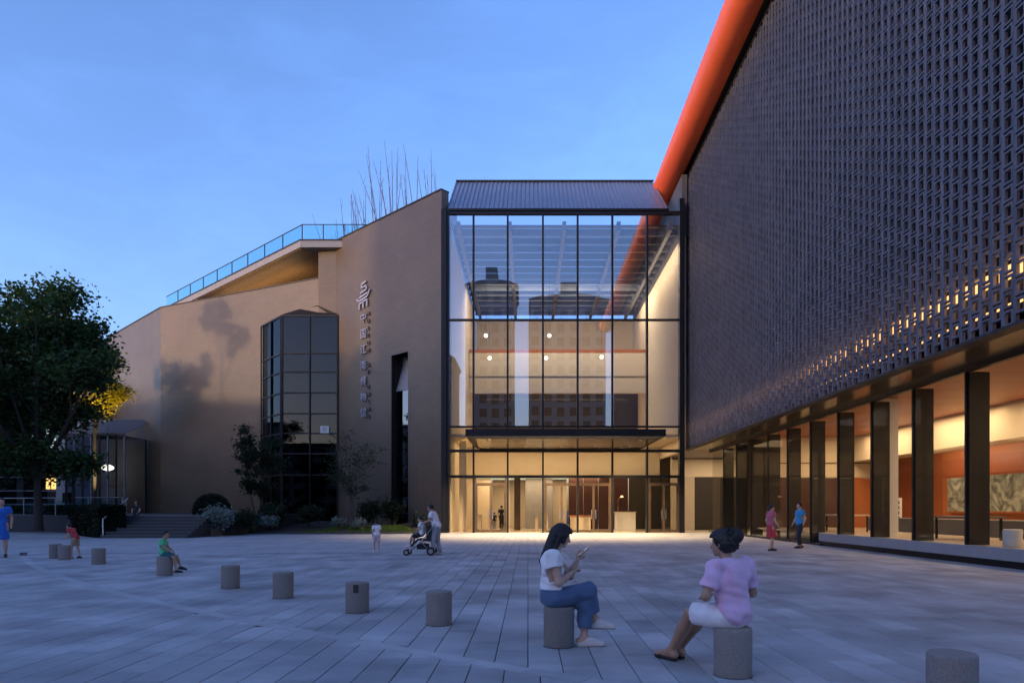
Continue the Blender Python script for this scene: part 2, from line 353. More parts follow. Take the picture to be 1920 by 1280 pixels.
while a < aend:
    b = a + step * random.uniform(0.7, 1.2); g_ = 0.003 / AR
    pl = [AC + Vector((math.cos(t), math.sin(t))) * r for t, r in ((a + g_, AR - BW), (b - g_, AR - BW), (b - g_, AR + BW), (a + g_, AR + BW))]
    if sum(p.y for p in pl) / 4 < 23.5: slab_geo(bandm, pl, random.uniform(-0.001, 0.001))
    a = b
bandm.build('curved_band', M['band'], plaza, kind='stuff')

# terrace, steps, ramp, planting bed
TZ = 1.17
MB().prism([(-60, 40.0), (-17.2, 40.0), (-17.2, 52), (-31, 60.9), (-45, 72), (-60, 72)], -0.02, TZ).build('terrace', M['step'], kind='structure')
MB().box(-22.6, -17.9, 38.6, 39.998, -0.02, TZ - 0.002).build('terrace_landing', M['terrace'], kind='structure')
st = thing('stair', 'dark stone steps rising to the terrace beside the round shrub', 'steps', (-20, 36, 0))
NS = 7
for i in range(NS):
    z1 = TZ * (i + 1) / (NS + 0.0) - 0.008; y0 = 36.0 + i * 0.37
    MB().box(-22.55, -17.95 + 0.02 * i, y0, 38.597, TZ * i / NS - 0.01 if i else -0.01, z1).build('step', M['step'], st)
    MB().box(-22.55, -17.95 + 0.02 * i, y0 - 0.012, y0 + 0.05, z1 - 0.03, z1 + 0.004).build('nosing', M['nosing'], st)
sheet('ramp', [(-22.7, 35.6, 0.004), (-44, 56.2, 0.78), (-62, 56.2, 0.9), (-50, 33, 0.004)], M['farpave'], uvw=True)

# ================================================================== left wing, bronze tile
A0 = Vector((-5.65, 44.65)); A1 = Vector((-14.97, 53.2)); B1 = Vector((-16.4, 53.4)); C1 = Vector((-32.9, 61.15)); D1 = Vector((-45.3, 72.9))
HA, HC = 22.4, 19.56
wing = thing('museum_wing', 'brown tile clad museum wing with faceted walls and roof terrace', 'building', (-20, 55, 0))
T = 0.6
def outer(mb, a, b, z0, z1): return mb.slab(b, a, z0, z1, T)      # thickness goes away from the viewer
dA = (A1 - A0).normalized(); lenA = (A1 - A0).length
def onA(x):                                        # plan point of wall A behind picture column x
    k = (x - VX) / F; t = (k * A0.y - A0.x) / ((A1.x - A0.x) - k * (A1.y - A0.y)); return A0 + (A1 - A0) * t
s0, s1 = onA(765), onA(733); slotZ0, slotZ1 = 0.3, 1.5 + (955 - 667) / F * s1.y
w = MB(); outer(w, A0, s0, -0.1, HA); outer(w, s1, A1, -0.1, HA); outer(w, s0, s1, slotZ1, HA); outer(w, s0, s1, -0.1, slotZ0)
wa = w.build('wall', M['tile'], wing, uvw=True)
w = MB(); nA = Vector((-dA.y, dA.x)); nA = nA if nA.y > 0 else -nA
wb = outer(MB(), A1, B1, -0.1, 21.69).build('wall', M['tile'], wing, uvw=True)
wc = outer(MB(), B1, C1, -0.1, HC).build('wall', M['tile'], wing, uvw=True)
wd = outer(MB(), C1, D1, -0.1, HC).build('wall', M['tile'], wing, uvw=True)
MB().prism([A0, A0 + Vector((0.0, 25)), A0 + Vector((-0.5, 25)), A0 + nA * 0.61 + dA * 0.2], -0.1, HA - 0.01).build('wall', M['tile'], wing, uvw=True)
MB().prism([D1, D1 + Vector((0, 20)), D1 + Vector((0.6, 20)), D1 + Vector((0.6, 0.2))], -0.1, HC - 0.01).build('wall', M['tile'], wing, uvw=True)
MB().prism([B1 + nA * .7, A1 + nA * .7, A0 + nA * .7 + dA * .4, (-6.3, 72), (-44.5, 76), C1 + nA * .7], 18.0, 19.0).build('roof', M['roof'], wing)
for a_, b_, z in ((A0, A1, HA), (B1, C1, HC), (C1, D1, HC)):
    d = (b_ - a_).normalized(); n = Vector((-d.y, d.x)); n = n if n.y > 0 else -n
    MB().prism([a_ - n * .05, b_ - n * .05, b_ + n * .66, a_ + n * .66], z, z + 0.09).build('coping', M['coping'], wing)
# dark end strip of wall A against the glazed hall
MB().box(-5.64, -5.30, 44.30, 44.72, -0.02, 21.0).build('edge_strip', M['frame'], wing)
# slot window in wall A: deep reveal, grey upper panel, tinted glazing
rin = nA * 1.3
slot = MB()
for p in (s0, s1):
    slot.quad((p.x, p.y, slotZ0), (p.x + rin.x, p.y + rin.y, slotZ0), (p.x + rin.x, p.y + rin.y, slotZ1), (p.x, p.y, slotZ1))
slot.quad((*s0, slotZ1), (*s1, slotZ1), (*(s1 + rin), slotZ1), (*(s0 + rin), slotZ1))
win = slot.build('slot_window', M['coping'], wing)
zs = 1.5 + (955 - 738) / F * 49.6
MB().prism([s0 + rin * .8, s1 + rin * .8, s1 + rin * .9, s0 + rin * .9], zs, slotZ1).build('upper_panel', M['plinth'], win)
MB().prism([s0 + rin * .35, s1 + rin * .35, s1 + rin * .8, s0 + rin * .8], [zs, zs, zs + .1, zs + .1], [zs + .06, zs + .06, zs + 1.9, zs + 1.9]).build('sloped_sill', M['plinth'], win)
for z0_, z1_ in ((slotZ0, 3.6), (3.64, 5.4), (5.44, 7.4), (7.44, zs - .03)):
    MB().prism([s0 + rin * .36, s1 + rin * .36, s1 + rin * .38, s0 + rin * .38], z0_, z1_).build('pane', M['glass_slot'], win)
for z_ in (3.6, 5.4, 7.4):
    MB().prism([s0 + rin * .3, s1 + rin * .3, s1 + rin * .42, s0 + rin * .42], z_, z_ + .04).build('transom', M['frame'], win)
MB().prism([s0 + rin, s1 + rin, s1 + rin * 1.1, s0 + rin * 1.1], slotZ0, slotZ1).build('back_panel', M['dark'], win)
MB().slab(s1 + dA * -.0, s1 - dA * .12, slotZ0, slotZ1 - .01, .05).build('frame', M['frame'], win)
# roof terrace deck with larch soffit and glass balustrade
DZ0, DZ1 = 21.7, 22.25
K0, K1, K2 = Vector((-13.75, 52.6)), Vector((-17.55, 52.6)), Vector((-37.5, 70.45))
deck = MB().prism([K0 + nA * .62, K0, K1, K2, K2 + Vector((12, 6)), Vector((-8.5, 66))], DZ0, DZ1).build('deck', M['plinth'], wing)
MB().prism([K1 + Vector((-.03, -.03)), K2 + Vector((-.03, -.03)), K2 + Vector((.02, .04)), K1 + Vector((.02, .04))], DZ1 - .05, DZ1 + .06).build('deck_trim', M['coping'], deck)
MB().prism([K0 + Vector((0, -.03)), K1 + Vector((-.02, -.03)), K1 + Vector((-.02, .03)), K0 + Vector((0, .03))], DZ1 - .05, DZ1 + .06).build('deck_trim', M['coping'], deck)
dk = (K2 - K1).normalized(); nk = Vector((-dk.y, dk.x)); nk = nk if nk.y > 0 else -nk
nb = 26
for i in range(nb):                                # larch boards under the overhang
    t0 = .12 + i * .26
    p = K1 + nk * t0 + dk * .15; q = K2 + nk * t0
    MB().prism([p, q, q + nk * .235, p + nk * .235], DZ0 - .035, DZ0 - .004).build('soffit_board', M['wood_soffit'], wing)
MB().prism([K1 + nk * 5.6 + dk * 1.2, K2 + nk * 5.6, K2 + nk * 5.7, K1 + nk * 5.7 + dk * 1.2], 18.9, DZ0 - .036).build('clerestory', M['coping'], wing)
bal = thing('balustrade', 'glass balustrade with steel rail around the roof terrace', 'railing', (K1.x, K1.y, DZ1))
RH = 1.22
def balrun(a, b, n):
    for i in range(n):
        p = a + (b - a) * (i / n); q = a + (b - a) * ((i + 1) / n); d = (q - p).normalized()
        MB().bar((*p, DZ1 + .03), (*p, DZ1 + RH), .07, .07).build('post', M['frame'], bal)
        p2 = p + d * .08; q2 = q - d * .08; nn = Vector((-d.y, d.x)) * .008
        MB().prism([p2 - nn, q2 - nn, q2 + nn, p2 + nn], DZ1 + .1, DZ1 + RH - .06).build('pane', M['glass_rail'], bal)
    MB().bar((*a, DZ1 + RH + .02), (*b, DZ1 + RH + .02), .06, .05).build('handrail', M['frame'], bal)
o_ = Vector((.12, .12))
balrun(K1 + o_, K2 + o_, 9); balrun(Vector((-11.0, 52.72)), K1 + o_ + Vector((.02, 0)), 4)
# bay window
F0, F1, F2 = Vector((-14.72, 52.92)), Vector((-19.1, 52.9)), Vector((-21.86, 55.97))
BZ = 16.5
bay = thing('bay_window', 'tall dark glass bay window with hipped cap on the brown wall', 'window', (-18, 53, 0))
MB().prism([F0 + Vector((0, .02)), F1, F2, (-16.4, 53.6)], BZ, [BZ + .1] * 4).build('head_slab', M['coping'], bay)
cap = MB(); ap1, ap2 = Vector((-16.45, 53.38, 17.45)), Vector((-18.1, 54.25, 17.45))
e = [Vector((p.x, p.y, BZ + .1)) for p in (F0, F1, F2)]
cap.poly([e[0], ap1, ap2, e[1]]).poly([e[1], ap2, e[2]]).poly([e[0], Vector((-14.9, 53.2, BZ + .1)), ap1]); cap.build('cap', M['coping'], bay)
zt = [1.5 + (955 - y) / F * 52.9 for y in (592, 662, 697, 736, 775, 812, 850, 890, 985)]
def glaz(a, b, cols, par, gm, t=.03):
    d = (b - a).normalized(); n = Vector((-d.y, d.x)); n = n if n.y > 0 else -n
    for i in range(len(zt) - 1):
        for c0, c1 in zip(cols[:-1], cols[1:]):
            p = a + (b - a) * c0 + d * .035; q = a + (b - a) * c1 - d * .035
            MB().prism([p + n * .05, q + n * .05, q + n * (.05 + t), p + n * (.05 + t)], max(zt[i + 1], 0.2) + .04, zt[i] - .04).build('pane', gm, par)
    for z in zt[:-1]: MB().prism([a - n * .02, b - n * .02, b + n * .12, a + n * .12], z - .05, z + .05).build('transom', M['coping'], par)
    for c0 in cols:
        p = a + (b - a) * c0; MB().prism([p - d * .05 - n * .06, p + d * .05 - n * .06, p + d * .05 + n * .1, p - d * .05 + n * .1], 0.1, BZ - .002).build('mullion', M['frame'], par)
glaz(F0, F1, (0.012, 0.5, 0.99), bay, M['glass_dark']); glaz(F1, F2, (0.03, 0.5, 1.0), bay, M['glass_dark'])
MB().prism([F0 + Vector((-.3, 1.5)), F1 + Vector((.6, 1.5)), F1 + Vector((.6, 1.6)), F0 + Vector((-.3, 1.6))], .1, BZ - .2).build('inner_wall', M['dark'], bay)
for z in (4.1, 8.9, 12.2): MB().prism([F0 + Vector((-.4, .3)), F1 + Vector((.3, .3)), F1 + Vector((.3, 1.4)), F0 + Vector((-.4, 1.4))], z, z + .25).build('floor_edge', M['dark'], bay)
nt_ = thing('notice_sheet', 'white paper notice taped inside the bay window', 'notice', at(609, 805, 52.85))
c = at(609, 805, 52.84); sheetw = .34
MB().box(c.x - .33, c.x + .33, 52.80, 52.815, c.z - .27, c.z + .27).build('sheet', M['paper'], nt_)
for k in range(4): MB().box(c.x - .22, c.x + .22 - .1 * (k % 2), 52.79, 52.798, c.z + .14 - k * .09, c.z + .17 - k * .09).build('text_line', M['sign_side'], nt_)
# wall sign: emblem, vertical Chinese characters, small second column
def signp(u, z): p = A0 + dA * u; q = p - nA * .09; return Vector((q.x, q.y, z))
uS = (onA(683) - A0).length; YS = onA(683).y
sign = thing('wall_sign', 'pale metal museum emblem and vertical lettering on the brown wall', 'sign', signp(uS, 9))
def stroke(pts, wd, name='emblem_stroke', m=None):
    mb = MB()
    for p, q in zip(pts[:-1], pts[1:]): mb.bar(signp(uS - p[0], p[1]), signp(uS - q[0], q[1]), .1, wd, up=(nA.x, nA.y, 0)) if False else mb.bar(signp(uS - p[0], p[1]), signp(uS - q[0], q[1]), wd, .1, up=(nA.x, nA.y, 0))
    return mb.build(name, m or M['sign'], sign)
Ze = lambda y: 1.5 + (955 - y) / F * YS
zc = Ze(553); es = YS / F
e = lambda x, y: (x * es * 1.45, zc - y * es)
for pts in ([(7, -23), (-3, -20), (-4, -14), (7, -15), (8, -8), (-6, -4)], [(-14, 5), (-9, 10), (0, 8), (10, 5), (15, -6)], [(-8, 4), (10, -1)],
            [(-8, 26), (-8, 15), (9, 11), (9, 24)], [(0.5, 25), (0.5, 13)]): stroke([e(*p) for p in pts], .13)
def letters(body, size, x, z, m, name):
    c_ = bpy.data.curves.new(name, 'FONT'); c_.body = body; c_.size = size; c_.extrude = .05; c_.align_x = 'CENTER'; c_.align_y = 'CENTER'; c_.offset = 0.0
    o = bpy.data.objects.new(name, c_); p = signp(uS - x, z)
    fwd = Vector((-nA.x, -nA.y, 0)); up = Vector((0, 0, 1)); rt = up.cross(fwd)
    mm = Matrix((rt, up, fwd)).transposed().to_4x4(); mm.translation = p
    me = bpy.data.meshes.new_from_object(o.evaluated_get(bpy.context.evaluated_depsgraph_get())) if False else None
    COL.objects.link(o); dg = bpy.context.evaluated_depsgraph_get(); me = bpy.data.meshes.new_from_object(o.evaluated_get(dg)); bpy.data.objects.remove(o)
    me.transform(mm); me.materials.clear(); me.materials.append(m); return put(name, me, sign)
for i, ch in enumerate('中国江南博物馆'): letters(ch, .76, 0.05, Ze(598 + i * 29.5), M['sign'], 'character')
for i, ch in enumerate('MUSEUM OF CHINA'):
    if ch != ' ': letters(ch, .42, .66, Ze(592 + i * 13.6), M['sign_side'], 'small_letter')
# bare bamboo on the roof
for k, (cx, cyy, n, h) in enumerate(((-17.0, 61, 8, 6.2), (-14.6, 60, 10, 8.2), (-12.2, 58.5, 11, 10.0), (-10.0, 56.8, 11, 9.6), (-8.0, 55.2, 7, 8.4))):
    t_ = thing('bamboo_clump', ['thin bare stems beside the glass balustrade, the shortest clump', 'thin bare stems on the roof, second clump from the balustrade', 'thin bare stems on the roof, third clump from the balustrade', 'thin bare stems on the roof, fourth clump from the balustrade', 'thin bare stems on the roof, clump next to the metal roof'][k], 'bamboo', (cx, cyy, 19.0), 'bare stems on the roof terrace')
    for j in range(n):
        x = cx + random.uniform(-1.25, 1.25); y = cyy + random.uniform(-.8, .8); hh = (22.4 - 19) + h * random.uniform(.55, 1.0) ; lean = random.uniform(-.13, .03) * hh if random.random() < .8 else random.uniform(-.28, .12) * hh
        p = [(x + lean * (q ** 1.5), y, 19.0 + hh * q) for q in (0, .35, .7, 1)]
        mb = MB().tube(p, [.045, .04, .028, .012], 5)
        for q in (.55, .68, .8, .9):
            if random.random() < .75:
                a_ = random.choice((-1, 1)) * random.uniform(.1, .3); mb.tube([(x + lean * q ** 1.5, y, 19 + hh * q), (x + lean * q ** 1.5 + a_, y, 19 + hh * q + random.uniform(.4, .9))], [.015, .006], 4)
        mb.build('stem', M['bamboo'], t_)

# ================================================================== glazed entrance hall
YH = 44.65; XL, XR = -5.28, 10.1
hall = thing('entrance_hall', 'tall glazed entrance hall with metal roof between the two wings', 'building', (2.4, 46, 0))
mx = [(x - VX) / F * YH for x in (838, 888, 952, 1018, 1083, 1148, 1213, 1278)]
hz = [1.5 + (955 - y) / F * YH for y in (400, 600, 800)]       # 20.9, 13.9, 6.9
for i, x in enumerate(mx):
    MB().box(x - .06, x + .06, YH - .16, YH + .2, 0.0, hz[0] + .05).build('mullion', M['frame'], hall)
    if i in (0, 7): MB().box(x - .16, x + .16, YH - .2, YH + .3, 0, hz[0] + (.9 if i else .1)).build('corner_post', M['frame'], hall)
for z, t in ((hz[0], .10), (hz[1], .05), (hz[2], .06)): MB().box(XL, XR, YH - .14, YH + .15, z - t, z + t).build('transom', M['frame'], hall)
for i in range(7):
    for z0, z1 in ((hz[1], hz[0]), (hz[2], hz[1])):
        hw, hh_ = (mx[i + 1] - mx[i]) / 2 - .055, (z1 - z0) / 2 - .06
        po_ = MB().box(-hw, hw, -.012, .012, -hh_, hh_).build('pane', M['glass'], loc=((mx[i] + mx[i + 1]) / 2, YH, (z0 + z1) / 2)); po_.rotation_euler = (R(random.uniform(-.12, .12)), 0, R(random.uniform(-.12, .12))); po_.parent = hall; po_.matrix_parent_inverse = Matrix.Translation(hall.location).inverted()
# ground storey: door frames
zt1, zt2 = 1.5 + (955 - 845) / F * YH, 1.5 + (955 - 893) / F * YH      # 5.34, 3.66
for z in (zt1, zt2): MB().box(XL, XR, YH - .1, YH + .1, z - .09, z + .09).build('door_head', M['frame'], hall)
for i in range(7):
    if i == 3: spans = ((mx[3], mx[5]),)
    elif i == 4: continue
    else: spans = ((mx[i], mx[i + 1]),)
    for a, b in spans:
        MB().box(a + .08, b - .08, YH - .012, YH + .012, zt1 + .09, hz[2] - .12).build('pane', M['glass_right'], hall)
        MB().box(a + .08, b - .08, YH - .012, YH + .012, zt2 + .09, zt1 - .09).build('pane', M['glass_right'], hall)
def door(x0, x1, leaf, par):
    t = MB().box(x0, x0 + .1, YH - .08, YH + .08, 0.02, zt2 - .09).box(x1 - .1, x1, YH - .08, YH + .08, 0.02, zt2 - .09).box(x0 + .1, x1 - .1, YH - .08, YH + .08, zt2 - .5, zt2 - .42).build('door_frame', M['frame_bronze'], par)
    MB().box(x0 + .1, x1 - .1, YH - .01, YH + .01, zt2 - .42, zt2 - .09).build('fanlight', M['glass_right'], t)
    w_ = (x1 - x0 - .2) / leaf
    for k in range(leaf):
        a = x0 + .1 + k * w_; mb = MB().box(a + .005, a + .07, YH - .05, YH + .05, .03, zt2 - .51).box(a + w_ - .07, a + w_ - .005, YH - .05, YH + .05, .03, zt2 - .51).box(a + .07, a + w_ - .07, YH - .05, YH + .05, .03, .18).box(a + .07, a + w_ - .07, YH - .05, YH + .05, zt2 - .6, zt2 - .51)
        d_ = mb.build('door', M['frame_bronze'], par)
        MB().box(a + .07, a + w_ - .07, YH - .01, YH + .01, .18, zt2 - .6).build('pane', M['glass_right'], d_)
        MB().box(a + (w_ - .16 if k % 2 == 0 else .1), a + (w_ - .1 if k % 2 == 0 else .16), YH - .13, YH - .07, .9, 1.5).build('handle', M['steel'], d_)
door(mx[1] + .08, mx[2] - .08, 2, hall); door(mx[3] + .08, mx[5] - .08, 4, hall); door(mx[6] + .08, mx[7] - .17, 2, hall)
for a, b in ((mx[0], mx[1]), (mx[2], mx[3]), (mx[5], mx[6])): MB().box(a + .17, b - .08, YH - .012, YH + .012, .05, zt2 - .09).build('pane', M['glass_right'], hall)
# canopy over the doors
cp = thing('entrance_canopy', 'flat dark canopy with downlights over the glass doors', 'canopy', (2, 41, 5.4))
CY0 = 37.6; cxl, cxr = -3.45, 7.6
body = MB(); zb = 5.42
body.prism([(cxl + .55, CY0 + .25), (cxr - .55, CY0 + .25), (cxr - .3, YH - .18), (cxl + .3, YH - .18)], zb, zb + .12); body.build('soffit', M['soffit'], cp)
MB().prism([(cxl, CY0), (cxr, CY0), (cxr, YH - .17), (cxl, YH - .17)], zb + .13, zb + .52).build('roof_slab', M['frame'], cp)
edge = MB(); 
for a, b, c_, d_ in (((cxl, CY0), (cxr, CY0), (cxr - .55, CY0 + .25), (cxl + .55, CY0 + .25)), ((cxr, CY0), (cxr, YH - .18), (cxr - .3, YH - .18), (cxr - .55, CY0 + .25)), ((cxl, YH - .18), (cxl, CY0), (cxl + .55, CY0 + .25), (cxl + .3, YH - .18))):
    edge.poly([(*a, zb + .128), (*b, zb + .128), (*c_, zb + .002), (*d_, zb + .002)])
edge.build('sloped_edge', M['frame'], cp)
for k, x in enumerate((-2.3, -.15, 2.05, 4.2, 6.35)):
    for yy in (38.5, 42.6):
        dl = MB().lathe([(.055, -.02), (.075, -.02), (.075, .02), (.055, .02)], 14, (x, yy, zb - .008)).build('downlight', M['steel'], cp)
        MB().lathe([(.054, -.012), (.054, -.004)], 14, (x, yy, zb - .01)).build('bulb', M['lamp'], dl)
def area_light(name, loc, sx, sy, power, col, rot=(0, 0, 0), par=None):
    l = bpy.data.lights.new(name, 'AREA'); l.shape = 'RECTANGLE'; l.size = sx; l.size_y = sy; l.energy = power * LAMP; l.color = col
    o = bpy.data.objects.new(name, l); COL.objects.link(o); o.location = loc; o.rotation_euler = rot
    return o
def spot(name, loc, power, col, size=120, blend=.6, rad=.05, rot=(0, 0, 0)):
    l = bpy.data.lights.new(name, 'SPOT'); l.energy = power * LAMP; l.color = col; l.spot_size = R(size); l.spot_blend = blend; l.shadow_soft_size = rad
    o = bpy.data.objects.new(name, l); COL.objects.link(o); o.location = loc; o.rotation_euler = rot; return o
WARM = (1.0, 0.71, 0.41)
for x in (-2.3, 2.05, 6.35):
    spot('downlight_lamp', (x, 41.0, zb - .05), 3600, WARM, 140, .5)
bpy.context.view_layer.update()
sl = area_light('soffit_lamp', (K1.x - 6.5, K1.y + 8.6, 19.9), 14, .25, 130, (1, .7, .4), (R(180), 0, math.atan2(dk.y, dk.x)))
MB().bar((*(K1 + nk * 4.2 + dk * 2), 19.7), (*(K1 + nk * 4.2 + dk * 16), 19.7), .3, .12).build('soffit_light_trough', M['coping'], wing)
# zinc roof above the glass
rf = thing('zinc_roof', 'blue grey standing seam roof above the glazed hall', 'roof', (2.4, 47, 21))
RZ0, RZ1, RY0, RY1 = hz[0] + .14, 25.35, YH - .1, 50.0
MB().prism([(-5.25, RY0), (9.15, RY0), (9.15, RY1), (-5.25, RY1)], [RZ0, RZ0, RZ1, RZ1], [RZ0 + .12, RZ0 + .12, RZ1 + .12, RZ1 + .12]).build('sheet', M['roof'], rf)
n_s = 50; up_ = Vector((0, -(RZ1 - RZ0), RY1 - RY0)).normalized()
sm = MB().bar((0, RY0, RZ0 + .15), (0, RY1, RZ1 + .15), .035, .07, up=(0, -(RZ1 - RZ0), (RY1 - RY0))).mesh('seam', M['roof'])
for i in range(n_s): put('seam', sm, rf, loc=(-5.2 + 14.3 * i / (n_s - 1), 0, 0))
MB().bar((-5.27, RY1, RZ1 + .16), (9.17, RY1, RZ1 + .16), .3, .1).build('ridge', M['coping'], rf)
MB().bar((-5.27, RY0 - .06, RZ0 + .02), (9.17, RY0 - .06, RZ0 + .02), .12, .14).build('gutter', M['frame'], rf)
for x0, x1 in ((-5.26, -5.2),): MB().prism([(x0, RY0), (x1, RY0), (x1, RY1), (x0, RY1)], RZ0 - .05, [RZ0 + .18, RZ0 + .18, RZ1 + .18, RZ1 + .18]).build('verge', M['coping'], rf)
# inside of the hall
YB = 66.0
MB().box(-5.2, 34, YH + .25, YB, -0.05, 0.015).build('floor', M['floor_in'], kind='structure')
inn = thing('hall_interior', 'cream walls and gallery bands inside the glazed hall', 'interior', (2.4, 56, 0))
MB().box(-5.25, -5.05, YH + .4, YB, 0.02, 19.7).build('side_wall', M['cream'], inn)
MB().box(10.2, 10.45, YH + .5, YB, 5.4, 19.6).build('side_wall', M['cream'], inn)
MB().box(10.15, 10.5, YH + .4, YB, 19.62, 23.6).build('dark_upstand', M['screen2'], inn)
MB().box(-5, 10.15, 58.0, 58.4, 11.4, 14.8).build('gallery_band', M['cream'], inn)
MB().box(-5, 10.15, 57.96, 57.995, 12.75, 12.82).build('shadow_line', M['frame_bronze'], inn)  # thin bronze strip across the gallery band
MB().box(-5, 10.15, 58.01, 63.0, 14.82, 15.1).build('gallery_slab', M['wood_orange'], inn)
MB().box(-5, 10.15, 57.5, 63.2, 6.72, 6.98).build('gallery_slab', M['cream2'], inn)
MB().box(-5, 10.15, 63.2, 63.5, 7.0, 14.8).build('back_wall', M['dark'], inn)
MB().box(-5, 10.15, YB - .3, YB, 15.1, 19.8).build('back_wall', M['cream2'], inn)
MB().box(-5, 10.15, 57.6, 57.63, 7.0, 8.0).build('gallery_glass', M['glass_right'], inn)
MB().box(-5, 10.15, 57.58, 57.65, 8.0, 8.06).build('gallery_rail', M['steel'], inn)
for k in range(6): MB().box(-4 + k * 2.4, -3.94 + k * 2.4, YB - .2, YB - .05, 17.2, 20).build('clerestory_mullion', M['louvre'], inn)
for k in range(5):                                     # showcases on the gallery
    x = -3.6 + k * 2.9; MB().box(x, x + 1.9, 61.2, 62.2, 7.0, 7.9).build('showcase', M['wood_red'], inn)
for k in range(8):                                     # warm strip lamps under the gallery
    x = -4.2 + k * 1.85; MB().box(x, x + .9, 60.2, 60.3, 7.06, 7.12).build('strip_lamp', M['lampsoft'], inn)
# skylight beams and louvres
for k, x in enumerate((-4.6, -1.2, 2.4, 6.0, 9.4)): MB().box(x - .12, x + .12, YH + .4, YB, 19.9, 20.5).build('roof_beam', M['louvre'], inn)
nl = 14
for k in range(nl):
    y = YH + 1.2 + k * 1.45; MB().box(-5, 10.1, y, y + .42, 20.52, 20.6).build('louvre', M['louvre'], inn)
    MB().box(-5, 10.1, y + .16, y + .24, 19.95, 20.4).build('purlin', M['louvre'], inn)
MB().box(-5.1, 10.1, RY1, YB, 21.0, 21.02).build('roof_glass', M['glass_rail'], inn)
# ground storey rooms
MB().box(-5.0, 10.2, YH + 8.2, YH + 8.5, 3.95, 6.7).build('bulkhead', M['cream'], inn)
MB().box(-5.05, 10.2, YH + .6, 57.4, 6.3, 6.5).build('lobby_ceiling', M['cream'], inn)
MB().box(-5.0, -2.9, 53.0, 53.3, .02, 3.9).build('lobby_wall', M['cream'], inn)
MB().box(-2.88, -.2, 55.0, 55.3, .02, 3.9).build('lobby_wall', M['cream'], inn)
MB().box(-.18, 1.9, 53.0, 53.3, .02, 3.9).build('grey_panel', M['plinth'], inn)
MB().box(1.95, 3.05, 54.0, 54.3, .02, 3.9).build('lobby_wall', M['cream'], inn)
for k in range(4): MB().box(3.1 + k * 1.14, 4.2 + k * 1.14, 52.0, 52.2, .02, 3.9).build('maroon_panel', M['maroon'], inn)
MB().box(7.7, 10.1, 52.0, 52.2, .02, 3.9).build('dark_panel', M['dark'], inn)
MB().box(-4.7, -4.2, 46.6, 47.1, .02, 6.2).build('lobby_column', M['cream'], inn)
MB().box(-1.0, -.55, 49.4, 49.9, .02, 3.9).build('lobby_column', M['frame_bronze'], inn)
desk = thing('reception_desk', 'low tan desk with plants just inside the glass doors', 'desk', (3.6, 47.2, 0))
MB().prism([(2.9, 46.9), (4.3, 46.9), (4.2, 47.6), (3.0, 47.6)], .02, 1.05).build('front', M['cream2'], desk); MB().box(2.8, 4.4, 46.8, 47.7, 1.05, 1.11).build('top', M['wood_orange'], desk)
cnt = thing('white_counter', 'pale counter with a lamp in front of maroon panels', 'counter', (7.0, 48.5, 0))
MB().box(6.2, 7.6, 48.2, 48.9, .02, 1.3).build('cabinet', M['white'], cnt); MB().box(6.15, 7.65, 48.15, 48.95, 1.3, 1.36).build('top', M['cream2'], cnt)
MB().tube([(6.4, 48.6, 1.36), (6.4, 48.6, 2.2), (6.6, 48.6, 2.45)], .02, 6).build('lamp_stem', M['steel'], cnt); MB().lathe([(.12, 0), (.06, .12)], 12, (6.68, 48.6, 2.38)).build('lamp_shade', M['lampsoft'], cnt)
for k, x in enumerate((-3.4, 0.6)):
    tn = thing('ticket_gate', ['low tan ticket gate beside the dark visitors', 'low tan ticket gate beside the grey panel'][k], 'gate', (x, 48.5, 0), 'ticket gates in the lobby')
    for d_ in (0, .7): MB().box(x + d_ - .1, x + d_ + .1, 48, 49.2, .02, 1.1).build('pedestal', M['cream2'], tn); MB().box(x + d_ - .12, x + d_ + .12, 47.98, 49.22, 1.1, 1.14).build('top', M['steel'], tn)
# indoor lamps
area_light('lobby_light', (2.4, 49.3, 6.25), 14, 5, 620, WARM)
area_light('lobby_light', (1.0, 52.0, 3.9), 9, 1.2, 330, WARM)
area_light('atrium_light', (8.8, 54, 19.3), .3, 16, 560, WARM, (0, R(-60), 0))
area_light('gallery_light', (2.4, 60.5, 11.25), 13, .8, 160, WARM)
area_light('gallery_light', (2.4, 55.5, 19.7), 12, .4, 1500, (1, .78, .52), (R(28), 0, 0))
area_light('gallery_light', (2.4, 61, 14.6), 12, 2, 420, (1, .6, .3))
for k, (x, y, Y) in enumerate(((911, 629, 54), (1030, 629, 54), (918, 671, 56), (1024, 671, 56), (1128, 669, 56))):
    p = at(x, y, Y); pl = thing('pendant_lamp', ['glowing globe pendant, upper and nearer the brown wing', 'glowing globe pendant, upper one over the middle pane', 'glowing globe pendant, lower and nearest the brown wing', 'glowing globe pendant, lower one in the middle', 'glowing globe pendant, lower and nearest the brick wing'][k], 'lamp', p, 'pendant lamps in the hall')
    MB().lathe([(.02, -.14), (.1, -.1), (.14, 0), (.1, .1), (.02, .14)], 14, p).build('globe', M['lamp'], pl, smooth=180)
    MB().tube([p + Vector((0, 0, .14)), (p.x, p.y, 19.9)], .008, 5).build('cable', M['frame'], pl)

